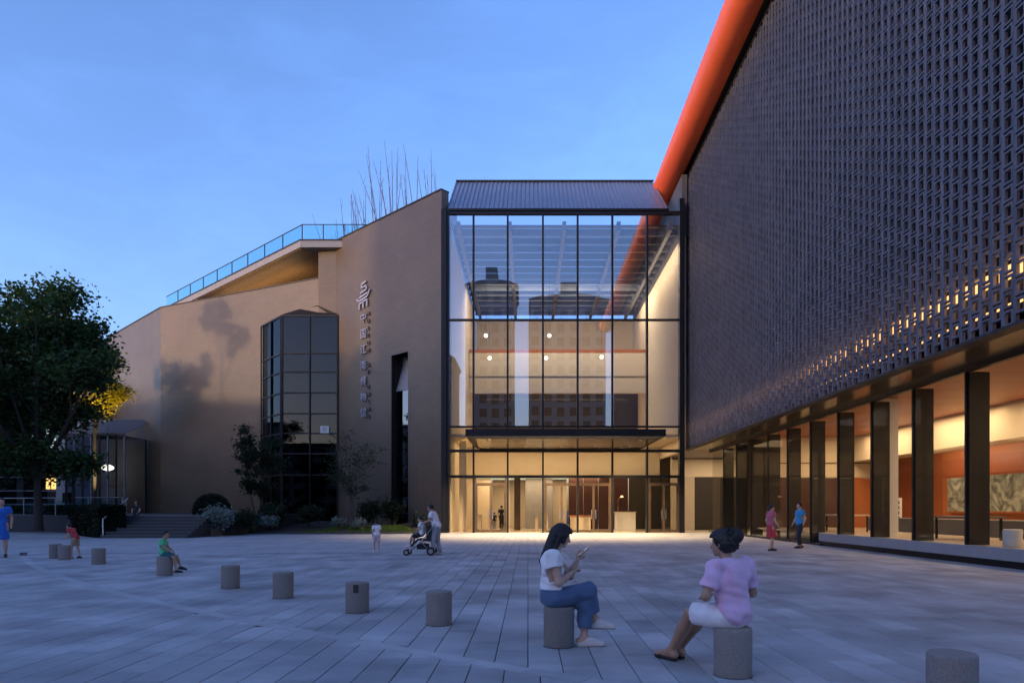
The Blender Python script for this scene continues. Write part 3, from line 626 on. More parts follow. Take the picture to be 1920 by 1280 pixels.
# ================================================================== right wing: clay screen, orange eave, glazed gallery
XS, SB, ST = 10.6, 5.55, 23.55; Y0S, Y1S = 6.0, 46.3
rw = thing('brick_museum', 'dark perforated brick museum hall with orange eave and glazed ground floor', 'building', (12, 26, 0))
PY, PZ, BWY, BHZ, HW, HH, DP = .37, .392, .288, .342, .2, .245, .075
def block_mesh(mb, y, z):                               # hollow clay block, open through the wall
    n = len(mb.v)
    for x in (0, DP):
        for a, b in ((BWY / 2, BHZ / 2), (HW / 2, HH / 2)):
            for sy, sz in ((-1, -1), (1, -1), (1, 1), (-1, 1)): mb.v.append((XS + x, y + sy * a, z + sz * b))
    for i in range(4):
        j = (i + 1) % 4
        mb.f += [(n + i, n + 4 + i, n + 4 + j, n + j), (n + 8 + i, n + 8 + j, n + 12 + j, n + 12 + i), (n + i, n + j, n + 8 + j, n + 8 + i), (n + 4 + i, n + 12 + i, n + 12 + j, n + 4 + j)]
blocks = []; nc = int((Y1S - Y0S) / PY); nr = int((ST - SB - .1) / PZ)
for c_ in range(nc):
    yc = Y0S + .2 + c_ * PY; st_ = (c_ % 2) * PZ / 2
    for r_ in range(nr + 1):
        zc_ = SB + .2 + r_ * PZ + st_ - .02
        if zc_ + BHZ / 2 < ST: blocks.append((yc, zc_))
def bsize(b):
    y, z = b; px = VX + F * XS / y; py = VY - (z - EYE) * F / y
    if px > 1925 or py < -5 : return 0
    return 1 / y ** 3
blocks.sort(key=bsize, reverse=True)
bm_ = MB(); block_mesh(bm_, 0, 0); bme = bm_.mesh('screen_block', M['screen'])
for y, z in blocks[:290]: put('screen_block', bme, rw, loc=(random.uniform(-.004, .004), y, z))
bm_ = MB()
for y, z in blocks[290:]: block_mesh(bm_, y, z)
bm_.build('screen_blocks', M['screen2'], rw, kind='stuff')
for c_ in range(nc + 1):
    yc = Y0S + .2 + (c_ - .5) * PY; MB().box(XS + .006, XS + DP + .02, yc - .041, yc + .041, SB + .02, ST).build('screen_bar', M['screen'], rw)
MB().box(XS - .03, XS + .35, Y0S, Y1S, SB - .06, SB + .018).build('bottom_rail', M['coping'], rw)
MB().box(XS - .02, XS + .3, Y0S, Y1S, ST + .002, ST + .12).build('top_rail', M['coping'], rw)
MB().box(XS - .01, XS + .6, Y1S + .01, Y1S + .2, SB, ST).build('end_post', M['coping'], rw)
MB().box(11.75, 12.0, Y0S, Y1S + 14, SB + .3, ST).build('backing_wall', M['back'], rw)
MB().box(XS + .4, 11.74, Y0S, Y1S, SB + .32, SB + .36).build('cavity_floor', M['back'], rw)
for k in range(16):                                     # warm strip lights in the cavity
    y = Y0S + 1.0 + k * 2.5
    MB().box(11.45, 11.52, y, y + 2.1, 7.0, 7.32).build('cavity_light', M['cavity'], rw)
    MB().box(10.95, 10.99, y, y + 2.3, 6.12, 6.19).build('cavity_light', M['cavity'], rw)
area_light('cavity_lamp', (11.02, 26, 6.78), .12, 38, 240, (1, .5, .2), (0, R(80), 0))
# orange eave tube
TCX, TCZ, TR = 9.9, 24.62, .89
prof = [(TCX + TR * math.cos(a), TCZ + TR * math.sin(a)) for a in [R(-58 - i * 6) for i in range(0, 38)]]
def eave(y0, y1):
    mb = MB(); n = len(prof)
    mb.v = [(x, y0, z) for x, z in prof] + [(x, y1, z) for x, z in prof] + [(TCX + (x - TCX) * .97, y0, TCZ + (z - TCZ) * .97) for x, z in prof] + [(TCX + (x - TCX) * .97, y1, TCZ + (z - TCZ) * .97) for x, z in prof]
    for i in range(n - 1): mb.f += [(i, i + 1, n + i + 1, n + i), (2 * n + i + 1, 2 * n + i, 3 * n + i, 3 * n + i + 1), (i + 1, i, 2 * n + i, 2 * n + i + 1), (n + i, n + i + 1, 3 * n + i + 1, 3 * n + i)]
    return mb
y = 4.0
while y < 66: 
    eave(y, min(y + 4.98, 66.4)).build('eave_segment', M['orange'], rw, smooth=50); y += 5.0
MB().box(TCX + .5, 14, 4, 66.4, 24.0, 24.25).build('roof_edge', M['coping'], rw)
MB().prism([(10.4, 4), (30, 4), (30, 66.4), (10.4, 66.4)], [24.6, 33, 33, 24.6], [24.9, 33.3, 33.3, 24.9]).build('roof', M['roof'], rw)
# soffit, glazing, columns, plinth
XG = 12.3; PL = .52
n_p = 13
for k in range(n_p):
    y = 7 + k * 3.02; MB().box(XS + .36, XG + .05, y, y + 3.0, SB - .05, SB - .01).build('soffit_panel', M['soffit'], rw)
MB().box(XG - .06, XG + .1, 6, 46.2, SB - .2, SB - .052).build('glazing_head', M['frame'], rw)
MB().box(XG - .12, XG + .3, 6, 28.6, .2, PL).build('plinth', M['plinth'], rw)
MB().box(XG + .05, XG + .3, 6, 28.6, -.05, .198).build('plinth_recess', M['frame'], rw)
MB().box(XG - .05, XG + .1, 28.62, 46.2, -.01, .08).build('glazing_sill', M['frame'], rw)
cy_list = [19.15 + 2.64 * k for k in range(-4, 10)]
for k, y in enumerate(cy_list):
    zb_ = PL if y < 28.6 else .08
    MB().prism([(XG + .03, y - .08), (XG + .62, y - .05), (XG + .62, y + .05), (XG + .03, y + .08)], zb_, SB - .2).build('column', M['column'], rw)
    y2 = y + 2.64
    if y2 < 46.3: 
        MB().box(XG - .012, XG + .012, y + .1, y2 - .1, max(zb_, PL if y2 < 28.6 else .08), SB - .2).build('pane', M['glass_right'], rw)
        MB().box(XG - .04, XG + .02, y - .03, y + .03, zb_, SB - .2).build('mullion', M['frame'], rw)
MB().prism([(12.75, 24.7), (13.4, 24.7), (13.4, 25.3), (12.75, 25.3)], .5, SB).build('pale_pier', M['white'], rw)
MB().box(12.75, 12.95, 35.4, 35.8, .02, SB).build('cream_pier', M['cream'], rw); MB().box(12.75, 12.95, 40.3, 40.7, .02, SB).build('cream_pier', M['cream'], rw)
# gallery interior
MB().box(XG + .32, 30, 5, 38, PL - .06, PL).build('gallery_floor', M['floor_in'], kind='structure')
gi = thing('gallery_interior', 'warm cream and timber gallery behind the black columns', 'interior', (16, 26, .5))
for k in range(22): MB().box(12.42, 17.95, 5 + k * 1.5, 6.48 + k * 1.5, SB - .04, SB + .02).build('ceiling_board', M['wood_red'], gi)
MB().box(18.0, 18.2, 5, 38, 4.15, SB + .3).build('bulkhead', M['cream'], gi)
MB().box(18.2, 20.4, 5, 38, 4.3, 4.4).build('ceiling_step', M['cream'], gi)
MB().box(20.4, 20.6, 14, 33.6, PL, 4.3).build('timber_wall', M['wood_orange'], gi)
MB().box(20.4, 20.6, 33.61, 38, PL, 4.3).build('timber_wall', M['wood_red'], gi)
MB().box(20.3, 20.38, 14, 33.4, 3.1, 3.9).build('timber_band', M['wood_red'], gi)
MB().box(13.4, 20.4, 38.0, 38.3, 3.3, SB).build('end_wall', M['cream'], gi)
MB().box(13.4, 20.4, 37.96, 37.99, 4.05, 4.12).build('shadow_gap', M['frame_bronze'], gi)  # thin bronze strip across the end wall
MB().box(13.4, 17.6, 38.0, 38.3, PL, 3.29).build('end_wall', M['maroon'], gi)
MB().box(17.6, 20.4, 38.0, 38.3, PL, 3.29).build('end_wall', M['wood_orange'], gi)
MB().box(10.5, 16, 50, 50.3, 3.9, 7.2).build('far_wall', M['cream'], gi); MB().box(10.5, 16, 49.96, 49.99, 5.2, 5.27).build('shadow_gap', M['frame_bronze'], gi)  # cream upper wall with a thin bronze strip across it
MB().box(10.5, 12.2, 50, 50.3, .02, 3.89).build('far_wall', M['cream2'], gi); MB().box(12.2, 16, 50, 50.3, .02, 3.89).build('far_wall', M['dark'], gi)
MB().box(16.4, 18.0, 14, 33, PL, 1.12).build('long_plinth', M['greydesk'], gi)
MB().box(22, 22.2, 5, 62, 0, 24).build('rear_wall', M['cream2'], gi); MB().box(10.5, 22, 60, 60.2, 0.02, 24).build('rear_wall', M['cream2'], gi)
MB().box(12.4, 21.9, 38.4, 59.9, 7.4, 7.6).build('passage_ceiling', M['cream2'], gi); MB().box(10.46, 12.4, 46.6, 59.9, 7.4, 7.6).build('passage_ceiling', M['cream2'], gi)
pic = thing('landscape_painting', 'long grey green landscape painting on the orange timber wall', 'painting', (20.3, 27, 1.5))
def paintmat():
    m = mat('ink_landscape', (0.3, 0.3, 0.24), 0.6); nt = m.node_tree; b = nt.nodes['Principled BSDF']
    t = nt.nodes.new('ShaderNodeTexCoord'); n = nt.nodes.new('ShaderNodeTexNoise'); n.inputs['Scale'].default_value = 1.1; n.inputs['Detail'].default_value = 8; n.inputs['Distortion'].default_value = 2.2
    r = nt.nodes.new('ShaderNodeValToRGB'); r.color_ramp.elements[0].position = .35; r.color_ramp.elements[0].color = (.07, .075, .055, 1); r.color_ramp.elements[1].position = .7; r.color_ramp.elements[1].color = (.5, .48, .38, 1)
    nt.links.new(t.outputs['Object'], n.inputs[0]); nt.links.new(n.outputs[0], r.inputs[0]); nt.links.new(r.outputs[0], b.inputs['Base Color']); return m
MB().box(20.22, 20.29, 21, 32.9, 1.42, 3.0).build('canvas', paintmat(), pic)
MB().box(20.2, 20.295, 20.9, 33.0, 1.34, 1.41).build('frame', M['wood_red'], pic); MB().box(20.2, 20.295, 20.9, 33.0, 3.01, 3.07).build('frame', M['wood_red'], pic)
bn = thing('standing_banner', 'narrow white banner with dark characters against the orange wall', 'banner', (18.9, 34.8, .52))
MB().box(18.85, 18.9, 34.5, 35.0, .6, 2.1).build('cloth', M['paper'], bn); MB().box(18.82, 18.95, 34.4, 35.1, .52, .6).build('foot', M['frame'], bn)
for k in range(5): MB().box(18.83, 18.848, 34.64, 34.86, .75 + k * .26, .9 + k * .26).build('glyph', M['frame'], bn)
sto = thing('white_stool', 'white round drum stool just inside the gallery glass', 'stool', (12.75, 18.1, PL))
MB().lathe([(.2, 0), (.215, .02), (.22, .2), (.225, .4), (.22, .45), (.2, .46)], 24, (12.85, 18.1, PL)).build('drum', M['white'], sto, smooth=40); MB().lathe([(.232, .0), (.232, .03)], 24, (12.85, 18.1, PL + .36)).build('rim', M['paper'], sto, smooth=40)
for k, y in enumerate((22.6, 31.2)):
    tb = thing('display_table', ['dark display table near the pale pier', 'low tan display table near the far columns'][k], 'table', (14.5, y, PL)); MB().box(13.9, 15.2, y - .9, y + .9, PL + .7, PL + .76).build('top', M['cream2'] if k else M['greydesk'], tb)
    for sx in (14.0, 15.1):
        for sy in (y - .8, y + .8): MB().box(sx - .03, sx + .03, sy - .03, sy + .03, PL, PL + .7).build('leg', M['frame'], tb)
for k, (y, e_) in enumerate(((16, 320), (22, 320), (28, 320), (34, 320))): area_light('gallery_lamp', (16.8, y, SB - .12), 1.6, 4.5, e_, WARM)
for y in (19, 25, 31): area_light('picture_lamp', (19.0, y, 4.2), .3, 5, 90, (1, .8, .55), (0, R(-35), 0))
area_light('passage_lamp', (13.5, 45.5, 5.2), 2.5, 6, 320, WARM)

# ================================================================== vegetation
def leaf_cloud(centres, radii, count, size, flat=0.75, droop=0.0, shell=0.5):
    centres = np.asarray(centres, float); radii = np.asarray(radii, float)
    if radii.ndim == 1: radii = np.repeat(radii[:, None], 3, 1) * np.array([1, 1, flat])
    wts = radii.prod(1) ** (2 / 3); ix = rng.choice(len(centres), count, p=wts / wts.sum())
    d = rng.normal(size=(count, 3)); d /= np.linalg.norm(d, axis=1)[:, None]
    r = rng.uniform(shell ** 3, 1, count) ** (1 / 3) if shell > .55 else np.clip(np.abs(rng.normal(.55, .36, count)), 0, 1.6); p = centres[ix] + d * radii[ix] * r[:, None]
    a = rng.normal(size=(count, 3)); a[:, 2] = a[:, 2] * .5 - droop; a /= np.linalg.norm(a, axis=1)[:, None]
    b = np.cross(a, rng.normal(size=(count, 3))); b /= np.linalg.norm(b, axis=1)[:, None]
    s = size * rng.uniform(.6, 1.3, count)[:, None]
    v = np.stack([p - a * s * .5, p + b * s * .28 - a * s * .05, p + a * s * .5, p - b * s * .28 - a * s * .05], 1).reshape(-1, 3)
    return v
def np_mesh(name, v, m, k=4):
    n = len(v) // k; me = bpy.data.meshes.new(name); me.vertices.add(len(v)); me.vertices.foreach_set('co', v.astype(np.float32).ravel())
    me.loops.add(len(v)); me.loops.foreach_set('vertex_index', np.arange(len(v), dtype=np.int32)); me.polygons.add(n)
    me.polygons.foreach_set('loop_start', np.arange(0, n * k, k, dtype=np.int32)); me.update(calc_edges=True); me.validate(); me.materials.append(m); return me
def make_tree(name, label, base, h, spread, crown, nleaf, lsize, m, bark, seed, trunks=1, tr=.16, shape=None, limbs=7, cat='tree', crad=(.9, 1.7), group=None, flat=.7):
    rs = random.Random(seed); t = thing(name, label, cat, base, group); base = Vector(base)
    wood = MB(); tips = []
    for q in range(trunks):
        az = rs.uniform(0, 6.28); ln = 0 if trunks == 1 else rs.uniform(.15, .35)
        top = base + Vector((math.cos(az) * ln * spread, math.sin(az) * ln * spread, crown * 1.02))
        mid = base.lerp(top, .5) + Vector((rs.uniform(-.12, .12), rs.uniform(-.12, .12), 0))
        wood.tube([base + Vector((0, 0, -.1)), base + Vector((0, 0, .25)), mid, top], [tr * 1.35, tr * 1.05, tr * .85, tr * .65], 9)
        for i in range(limbs):
            a = rs.uniform(0, 6.28); f = rs.uniform(.25, 1.0); zz = rs.uniform(crown, h) 
            rr = spread * f * (shape(zz) if shape else math.sqrt(max(.05, 1 - ((zz - (crown + h) / 2) / ((h - crown) / 2 + .3)) ** 2)))
            st_ = top if rs.random() < .6 else mid.lerp(top, rs.uniform(.4, 1)); e_ = base + Vector((math.cos(a) * rr, math.sin(a) * rr, zz))
            m1 = st_.lerp(e_, .5) + Vector((0, 0, rs.uniform(-.1, .35) * spread * .25))
            wood.tube([st_, m1, e_], [tr * .5, tr * .28, tr * .08], 6); tips.append(e_)
            for j in range(2):
                e2 = m1.lerp(e_, rs.uniform(.2, .8)) + Vector((rs.uniform(-1, 1), rs.uniform(-1, 1), rs.uniform(-.4, .7))) * spread * .22
                wood.tube([m1, (m1 + e2) / 2 + Vector((0, 0, .1)), e2], [tr * .25, tr * .15, tr * .05], 5); tips.append(e2)
    wood.build('trunk', bark, t, smooth=60)
    if nleaf:
        rad = [rs.uniform(*crad) for _ in tips]; v = leaf_cloud([tuple(p) for p in tips], rad, nleaf, lsize, flat=flat)
        put('crown', np_mesh('crown', v, m), t)
    return t
make_tree('broadleaf_tree', 'big dark broadleaf tree behind the hedge at the picture edge', (-27.7, 38.6, 0.4), 13.6, 4.9, 3.5, 48000, .28, M['leaf'], M['bark'], 3, tr=.24, limbs=26, crad=(.9, 1.6))
make_tree('broadleaf_tree', 'dark tree at the picture edge, half cut off by the frame', (-33.0, 41.5, 0.4), 15.6, 4.6, 3.4, 32000, .29, M['leaf'], M['bark'], 11, tr=.22, limbs=18, crad=(.9, 1.7))
make_tree('yellow_tree', 'tree with yellow lamplit leaves in front of the brown wall', (-36.6, 57.6, TZ), 13.6, 3.0, 8.8, 13000, .24, M['leaf_yellow'], M['bark'], 5, tr=.16, limbs=12, crad=(.7, 1.25))
spot('garden_uplight', (-36.2, 56.9, TZ + .3), 15000, (1, .78, .3), 40, 1.0, .1, (R(178), 0, 0))
make_tree('slender_tree', 'slim dark tree standing by the white house far off', (-40.5, 50, 0.9), 7.6, 2.2, 2.4, 7000, .26, M['leaf_shrub'], M['bark'], 15, tr=.1, limbs=12, crad=(.6, 1.0))
make_tree('garden_tree', 'small leafy multi stem tree in front of the dappled wall', (-18.6, 46.6, .3), 6.9, 1.9, 2.2, 6500, .2, M['leaf_shrub'], M['bark2'], 21, trunks=2, tr=.075, limbs=9, crad=(.35, .75), cat='tree')
make_tree('garden_tree', 'thin almost bare tree below the vertical lettering', (-11.6, 45.2, .25), 6.3, 2.3, 2.3, 2200, .15, M['leaf_shrub'], M['bark2'], 33, trunks=3, tr=.06, limbs=11, crad=(.35, .8))
# planting bed with lawn
bed = MB(); bx0, bx1 = -24.5, -5.9
n = 30; grid = {}
def bedz(u, v): return .02 + v * (.45 + .25 * math.sin(u * 9)) * .9 + .25 * math.exp(-((u - .52) / .12) ** 2) * math.exp(-((v - .35) / .3) ** 2) + .25 * math.exp(-((u - .72) / .1) ** 2) * math.exp(-((v - .3) / .3) ** 2)
def bedp(u, v):
    x = -17.9 + u * (12.0); y0 = 43.0 - .8 * math.sin(u * math.pi) - .6 * (1 - u); yb = 44.8 + (1 - u) * 9.4
    return (x, y0 + (yb - y0) * v, bedz(u, v))
for i in range(n + 1):
    for j in range(13): bed.v.append(bedp(i / n, j / 12))
for i in range(n):
    for j in range(12): a = i * 13 + j; bed.f.append((a, a + 13, a + 14, a + 1))
bedo = bed.build('planting_bed', M['soil'], kind='structure', smooth=180)
kerb = MB()
for i in range(n): p, q = bedp(i / n, 0), bedp((i + 1) / n, 0); kerb.bar((p[0], p[1] - .06, .04), (q[0], q[1] - .06, .04), .12, .16)
kerb.build('kerb', M['step'], kind='structure')
MB().prism([(-17.9, 40.02), (-17.2, 42.2), (-17.6, 43.0), (-24, 53), (-24, 46), (-17.9, 46)], -.02, .0).build('bed_edge', M['soil'], kind='structure')
lv = []
for _ in range(5200):
    u = random.uniform(.30, .99); v = random.uniform(.02, .5) * (1 if .4 < u < .85 else .35); p = bedp(u, v)
    if 0.5 < u < .56 and v < .2: continue
    lv.append(p)
lv = np.array(lv); lv = np.repeat(lv, 3, 0) + rng.normal(0, .07, (len(lv) * 3, 3)) * [1, 1, 0]
hgt = rng.uniform(.05, .13, (len(lv), 1)); ang = rng.uniform(0, 6.28, len(lv)); dx = np.c_[np.cos(ang), np.sin(ang), np.zeros(len(lv))] * .02
ln_ = rng.normal(0, .03, (len(lv), 3)) * [1, 1, 0]
gv = np.stack([lv - dx, lv + dx, lv + ln_ + np.c_[np.zeros((len(lv), 2)), hgt]], 1).reshape(-1, 3)
gr = put('lawn_grass', np_mesh('lawn_grass', gv, M['grass'], 3), kind='stuff'); gr['label'] = 'bright green grass on the low mound by the wing'; gr['category'] = 'grass'
def shrub(label, p, rx, rz, n_, size, m, name='shrub', stems=4):
    t = thing(name, label, 'shrub', p, 'shrubs along the brown wing'); p = Vector(p); mb = MB()
    for k in range(stems):
        a = k * 6.28 / stems + .3; mb.tube([p, p + Vector((math.cos(a) * rx * .5, math.sin(a) * rx * .5, rz * 1.1))], [.03, .012], 5)
    mb.build('stem', M['bark2'], t)
    cs = [p + Vector((random.uniform(-.4, .4) * rx, random.uniform(-.4, .4) * rx, rz * random.uniform(.75, 1.15))) for _ in range(7)]
    put('foliage', np_mesh('foliage', leaf_cloud([tuple(c_) for c_ in cs], [rx * random.uniform(.5, .75) for _ in cs], n_, size, flat=rz / rx, shell=.35), m), t)
topi = thing('round_shrub', 'dark clipped ball shaped shrub beside the stone steps', 'shrub', (-20.0, 43.2, .2), 'shrubs along the brown wing')
MB().tube([(-20.0, 43.2, -.0), (-20.0, 43.2, 1.2)], .07, 7).build('stem', M['bark2'], topi)
put('foliage', np_mesh('foliage', leaf_cloud([(-20.0, 43.2, 1.45)], [[1.15, 1.1, 1.1]], 9000, .13, shell=.72), M['leaf_hedge']), topi)
shrub('silver leaved shrub spilling over the end of the steps', (-17.45, 38.7, .25), 1.15, .85, 3200, .2, M['leaf_grey'])
shrub('small silver shrub below the leafy multi stem tree', (-16.4, 43.6, .25), .6, .5, 1200, .17, M['leaf_grey'])
shrub('small silver shrub beside the lawn mound, nearer the bay window', (-12.1, 43.5, .35), .5, .42, 900, .16, M['leaf_grey'])
shrub('small silver shrub at the foot of the bare tree', (-10.7, 43.2, .25), .5, .42, 900, .16, M['leaf_grey'])
shrub('dark low shrub between the ball shrub and the steps planting', (-17.1, 40.6, .2), 1.1, .8, 2400, .17, M['leaf_shrub'])
shrub('dark shrub in front of the bay window doors', (-15.0, 46.6, .4), 1.0, .8, 2200, .2, M['leaf_shrub'])
shrub('dark shrub against the wall below the lettering', (-10.9, 46.6, .5), 1.1, 1.0, 2400, .2, M['leaf_shrub'])
shrub('dark shrub between the bare tree and the slot window', (-9.0, 46.0, .4), 1.0, 1.1, 2400, .2, M['leaf_shrub'])
shrub('dark low shrub at the corner by the glass hall', (-7.2, 44.6, .2), .7, .6, 1400, .17, M['leaf_shrub'])
shrub('dark shrub behind the silver shrub in the bed', (-16.9, 45.4, .4), 1.1, .9, 2200, .2, M['leaf_shrub'])
shrub('yellow green low plant at the front of the bed', (-17.3, 42.3, .05), .45, .3, 500, .14, M['grass'])
# hedge along the ramp
hg = thing('hedge', 'long dark clipped hedge along the ramp beside the steps', 'hedge', (-30, 45, 0))
h0, h1 = Vector((-22.75, 36.15)), Vector((-46, 58.6)); hd = (h1 - h0).normalized(); hn = Vector((-hd.y, hd.x)); hn = hn if hn.x < 0 and hn.y < 0 else -hn; hn = Vector((.69, .72))
cnt_ = 26000; u = rng.uniform(0, 1, cnt_); side = rng.random(cnt_); 
L_ = (h1 - h0).length; pos = np.array(h0)[None] + u[:, None] * L_ * np.array(hd)[None]
wd_ = rng.uniform(0, 1.3, cnt_); zz = rng.uniform(0, 1.72, cnt_); front = side < .45; endc = side > .9
wd_ = np.where(front, rng.normal(0, .05, cnt_), wd_); zz = np.where(~front & ~endc, 1.66 + rng.normal(0, .05, cnt_), zz); base_z = .78 * u
u2 = np.where(endc, np.abs(rng.normal(0, .03, cnt_)) / L_, u); pos = np.array(h0)[None] + u2[:, None] * L_ * np.array(hd)[None] + wd_[:, None] * np.array(hn)[None]
hp = np.c_[pos, np.maximum(zz, .78 * u2)]
put('foliage', np_mesh('foliage', leaf_cloud(hp, np.full((cnt_, 3), .04), cnt_, .17), M['leaf_hedge']), hg)
MB().prism([h0 + hd * .1 + hn * .08, h1 + hn * .08, h1 + hn * 1.2, h0 + hd * .1 + hn * 1.2], -.02, 1.58).build('core', M['soil'], hg)
# railing above the hedge and stair handrail
rl = thing('terrace_railing', 'steel and glass railing on the terrace above the hedge', 'railing', (-30, 44, TZ))
r0, r1 = Vector((-23.4, 39.4)), Vector((-48, 47))
for k in range(11):
    p = r0.lerp(r1, k / 10); MB().bar((*p, TZ), (*p, TZ + 1.0), .05, .05).build('post', M['steel'], rl)
    if k < 10: q = r0.lerp(r1, (k + 1) / 10); d = (q - p).normalized(); MB().bar((*(p + d * .1), TZ + .5), (*(q - d * .1), TZ + .5), .015, .75).build('pane', M['glass_rail'], rl)
MB().tube([(*r0, TZ + 1.03), (*r1, TZ + 1.03)], .03, 8).build('handrail', M['steel'], rl)
hr = thing('stair_handrail', 'pale sloping steel handrail at the end of the steps', 'handrail', (-22.4, 36.2, 0))
MB().tube([(-22.45, 36.05, .02), (-22.45, 36.05, 1.0), (-22.8, 38.7, 2.0), (-23.1, 39.4, 2.15)], .04, 8).build('rail', M['steel'], hr, smooth=50)
MB().tube([(-22.75, 38.65, TZ), (-22.75, 38.65, 1.98)], .03, 8).build('post', M['steel'], hr, smooth=50)
po = thing('lamp_post', 'slim dark post with a side box on the terrace', 'post', (-26.9, 40.4, TZ))
MB().tube([(-26.9, 40.4, TZ), (-26.9, 40.4, 4.9)], .07, 10).build('pole', M['frame'], po); MB().box(-27.5, -27.1, 40.3, 40.55, 1.9, 2.5).build('box', M['frame'], po); MB().bar((-27.6, 40.4, 4.55), (-26.5, 40.4, 4.55), .06, .06).build('arm', M['frame'], po)
# conservatory and buildings further left
cv = thing('conservatory', 'glass lean to with slatted roof against the pale wall', 'conservatory', (-37.5, 60, TZ))
cx0, cx1, cyf = -40.6, -35.45, 60.0
for k in range(8): x = cx0 + (cx1 - cx0) * k / 7; MB().box(x - .05, x + .05, cyf - .08, cyf + .05, TZ, 8.1).build('mullion', M['louvre'] if k % 2 else M['coping'], cv)
for k in range(7):
    xa = cx0 + (cx1 - cx0) * k / 7 + .05; xb = cx0 + (cx1 - cx0) * (k + 1) / 7 - .05
    for z0, z1 in ((TZ + .05, 3.6), (3.66, 8.0)): MB().box(xa, xb, cyf - .01, cyf + .01, z0, z1).build('pane', M['glass_cons'], cv)
MB().box(cx0, cx1, cyf - .06, cyf + .04, 3.6, 3.66).build('transom', M['coping'], cv)
for k in range(14): x = cx0 + (cx1 - cx0) * k / 13; MB().bar((x, cyf - .25, 8.15), (x, cyf + 4.6, 10.0), .12, .1).build('roof_slat', M['louvre'], cv)
MB().box(cx0 - .1, cx1, cyf - .2, cyf + .1, 8.02, 8.12).build('eave', M['coping'], cv)
MB().box(cx1 - .06, cx1, cyf + .1, 63.5, TZ, 8.0).build('side_pane', M['glass_cons'], cv)
MB().box(cx0, cx1, cyf + 3.2, cyf + 3.4, TZ, 8.0).build('inner_wall', M['pale_wall'], cv)
p = at(202, 877, 61); ch = thing('chandelier', 'bright ceiling lamp glowing inside the conservatory', 'lamp', p)
MB().lathe([(.1, -.25), (.45, -.1), (.5, .1), (.15, .3)], 14, p).build('shade', M['lamp'], ch, smooth=180); MB().tube([p + Vector((0, 0, .3)), (p.x, p.y, 9)], .015, 5).build('cable', M['frame'], ch)
hs = thing('pale_house', 'pale rendered house with a lit window behind the big tree', 'building', (-52, 74, TZ))
a = at(105, 720, 70); b = at(150, 950, 70)
MB().box(a.x, -44.6, 70, 78, 0, a.z).build('wall', M['pale_wall'], hs); MB().box(-72, a.x - .01, 71, 78, 0, 7.5).build('wall', M['dark'], hs)
MB().box(a.x - .3, -44.4, 69.8, 78.2, a.z, a.z + .25).build('roof', M['coping'], hs)
for k in range(4): MB().box(-62 + k * 3.2, -59.6 + k * 3.2, 70.9, 70.99, 2.2, 2.4 + 4).build('window', M['glass_dark'], hs)
q = at(97, 893, 70.8); wn_ = MB().box(q.x - .6, q.x + .5, 70.8, 70.88, q.z - 1.3, q.z + 1.3).build('lit_window', M['lampwin'], hs); MB().box(q.x - .12, q.x - .04, 70.75, 70.8, q.z - 1.3, q.z + 1.3).build('glazing_bar', M['frame'], wn_)
for k in range(3): MB().box(-62, a.x - .05, 70.6, 70.7, 2.0 + k * 1.4, 2.1 + k * 1.4).build('balcony_rail', M['plinth'], hs)
wh = thing('white_house', 'small white house with gabled roof at the far picture edge', 'building', (-66, 84, 0))
MB().box(-70, -63.2, 84, 90, 0, 5.4).build('wall', M['white'], wh); MB().prism([(-70.4, 83.6), (-62.8, 83.6), (-62.8, 90.4), (-70.4, 90.4)], 5.4, [5.5, 5.5, 8.0, 8.0]).build('roof', M['plinth'], wh)
MB().box(-66.5, -64.5, 83.92, 83.99, 2.2, 4.2).build('window', M['lampwin'], wh)
# trees off to the left whose shadows fall on the tiled wall
for k, (x, y, h, sp, cr, sd) in enumerate(((-44.8, 48.6, 14.6, 3.0, 8.0, 41), (-39.9, 46.2, 21.4, 2.6, 15.2, 43), (-43.0, 47.9, 18.2, 2.8, 11.5, 47))):
    make_tree('street_tree', ['round leafy tree left of the frame that dapples the tiled wall', 'tall thin tree left of the frame shading the upper tiled wall', 'open crowned tree left of the frame between the two others'][k], (x, y, 0), h, sp, cr, (6000, 4200, 4200)[k], .4, M['leaf'], M['bark'], sd, tr=.2 if k == 0 else .09, limbs=(9, 6, 6)[k], crad=(.8, 1.3) if k == 0 else (.55, .95), cat='tree')
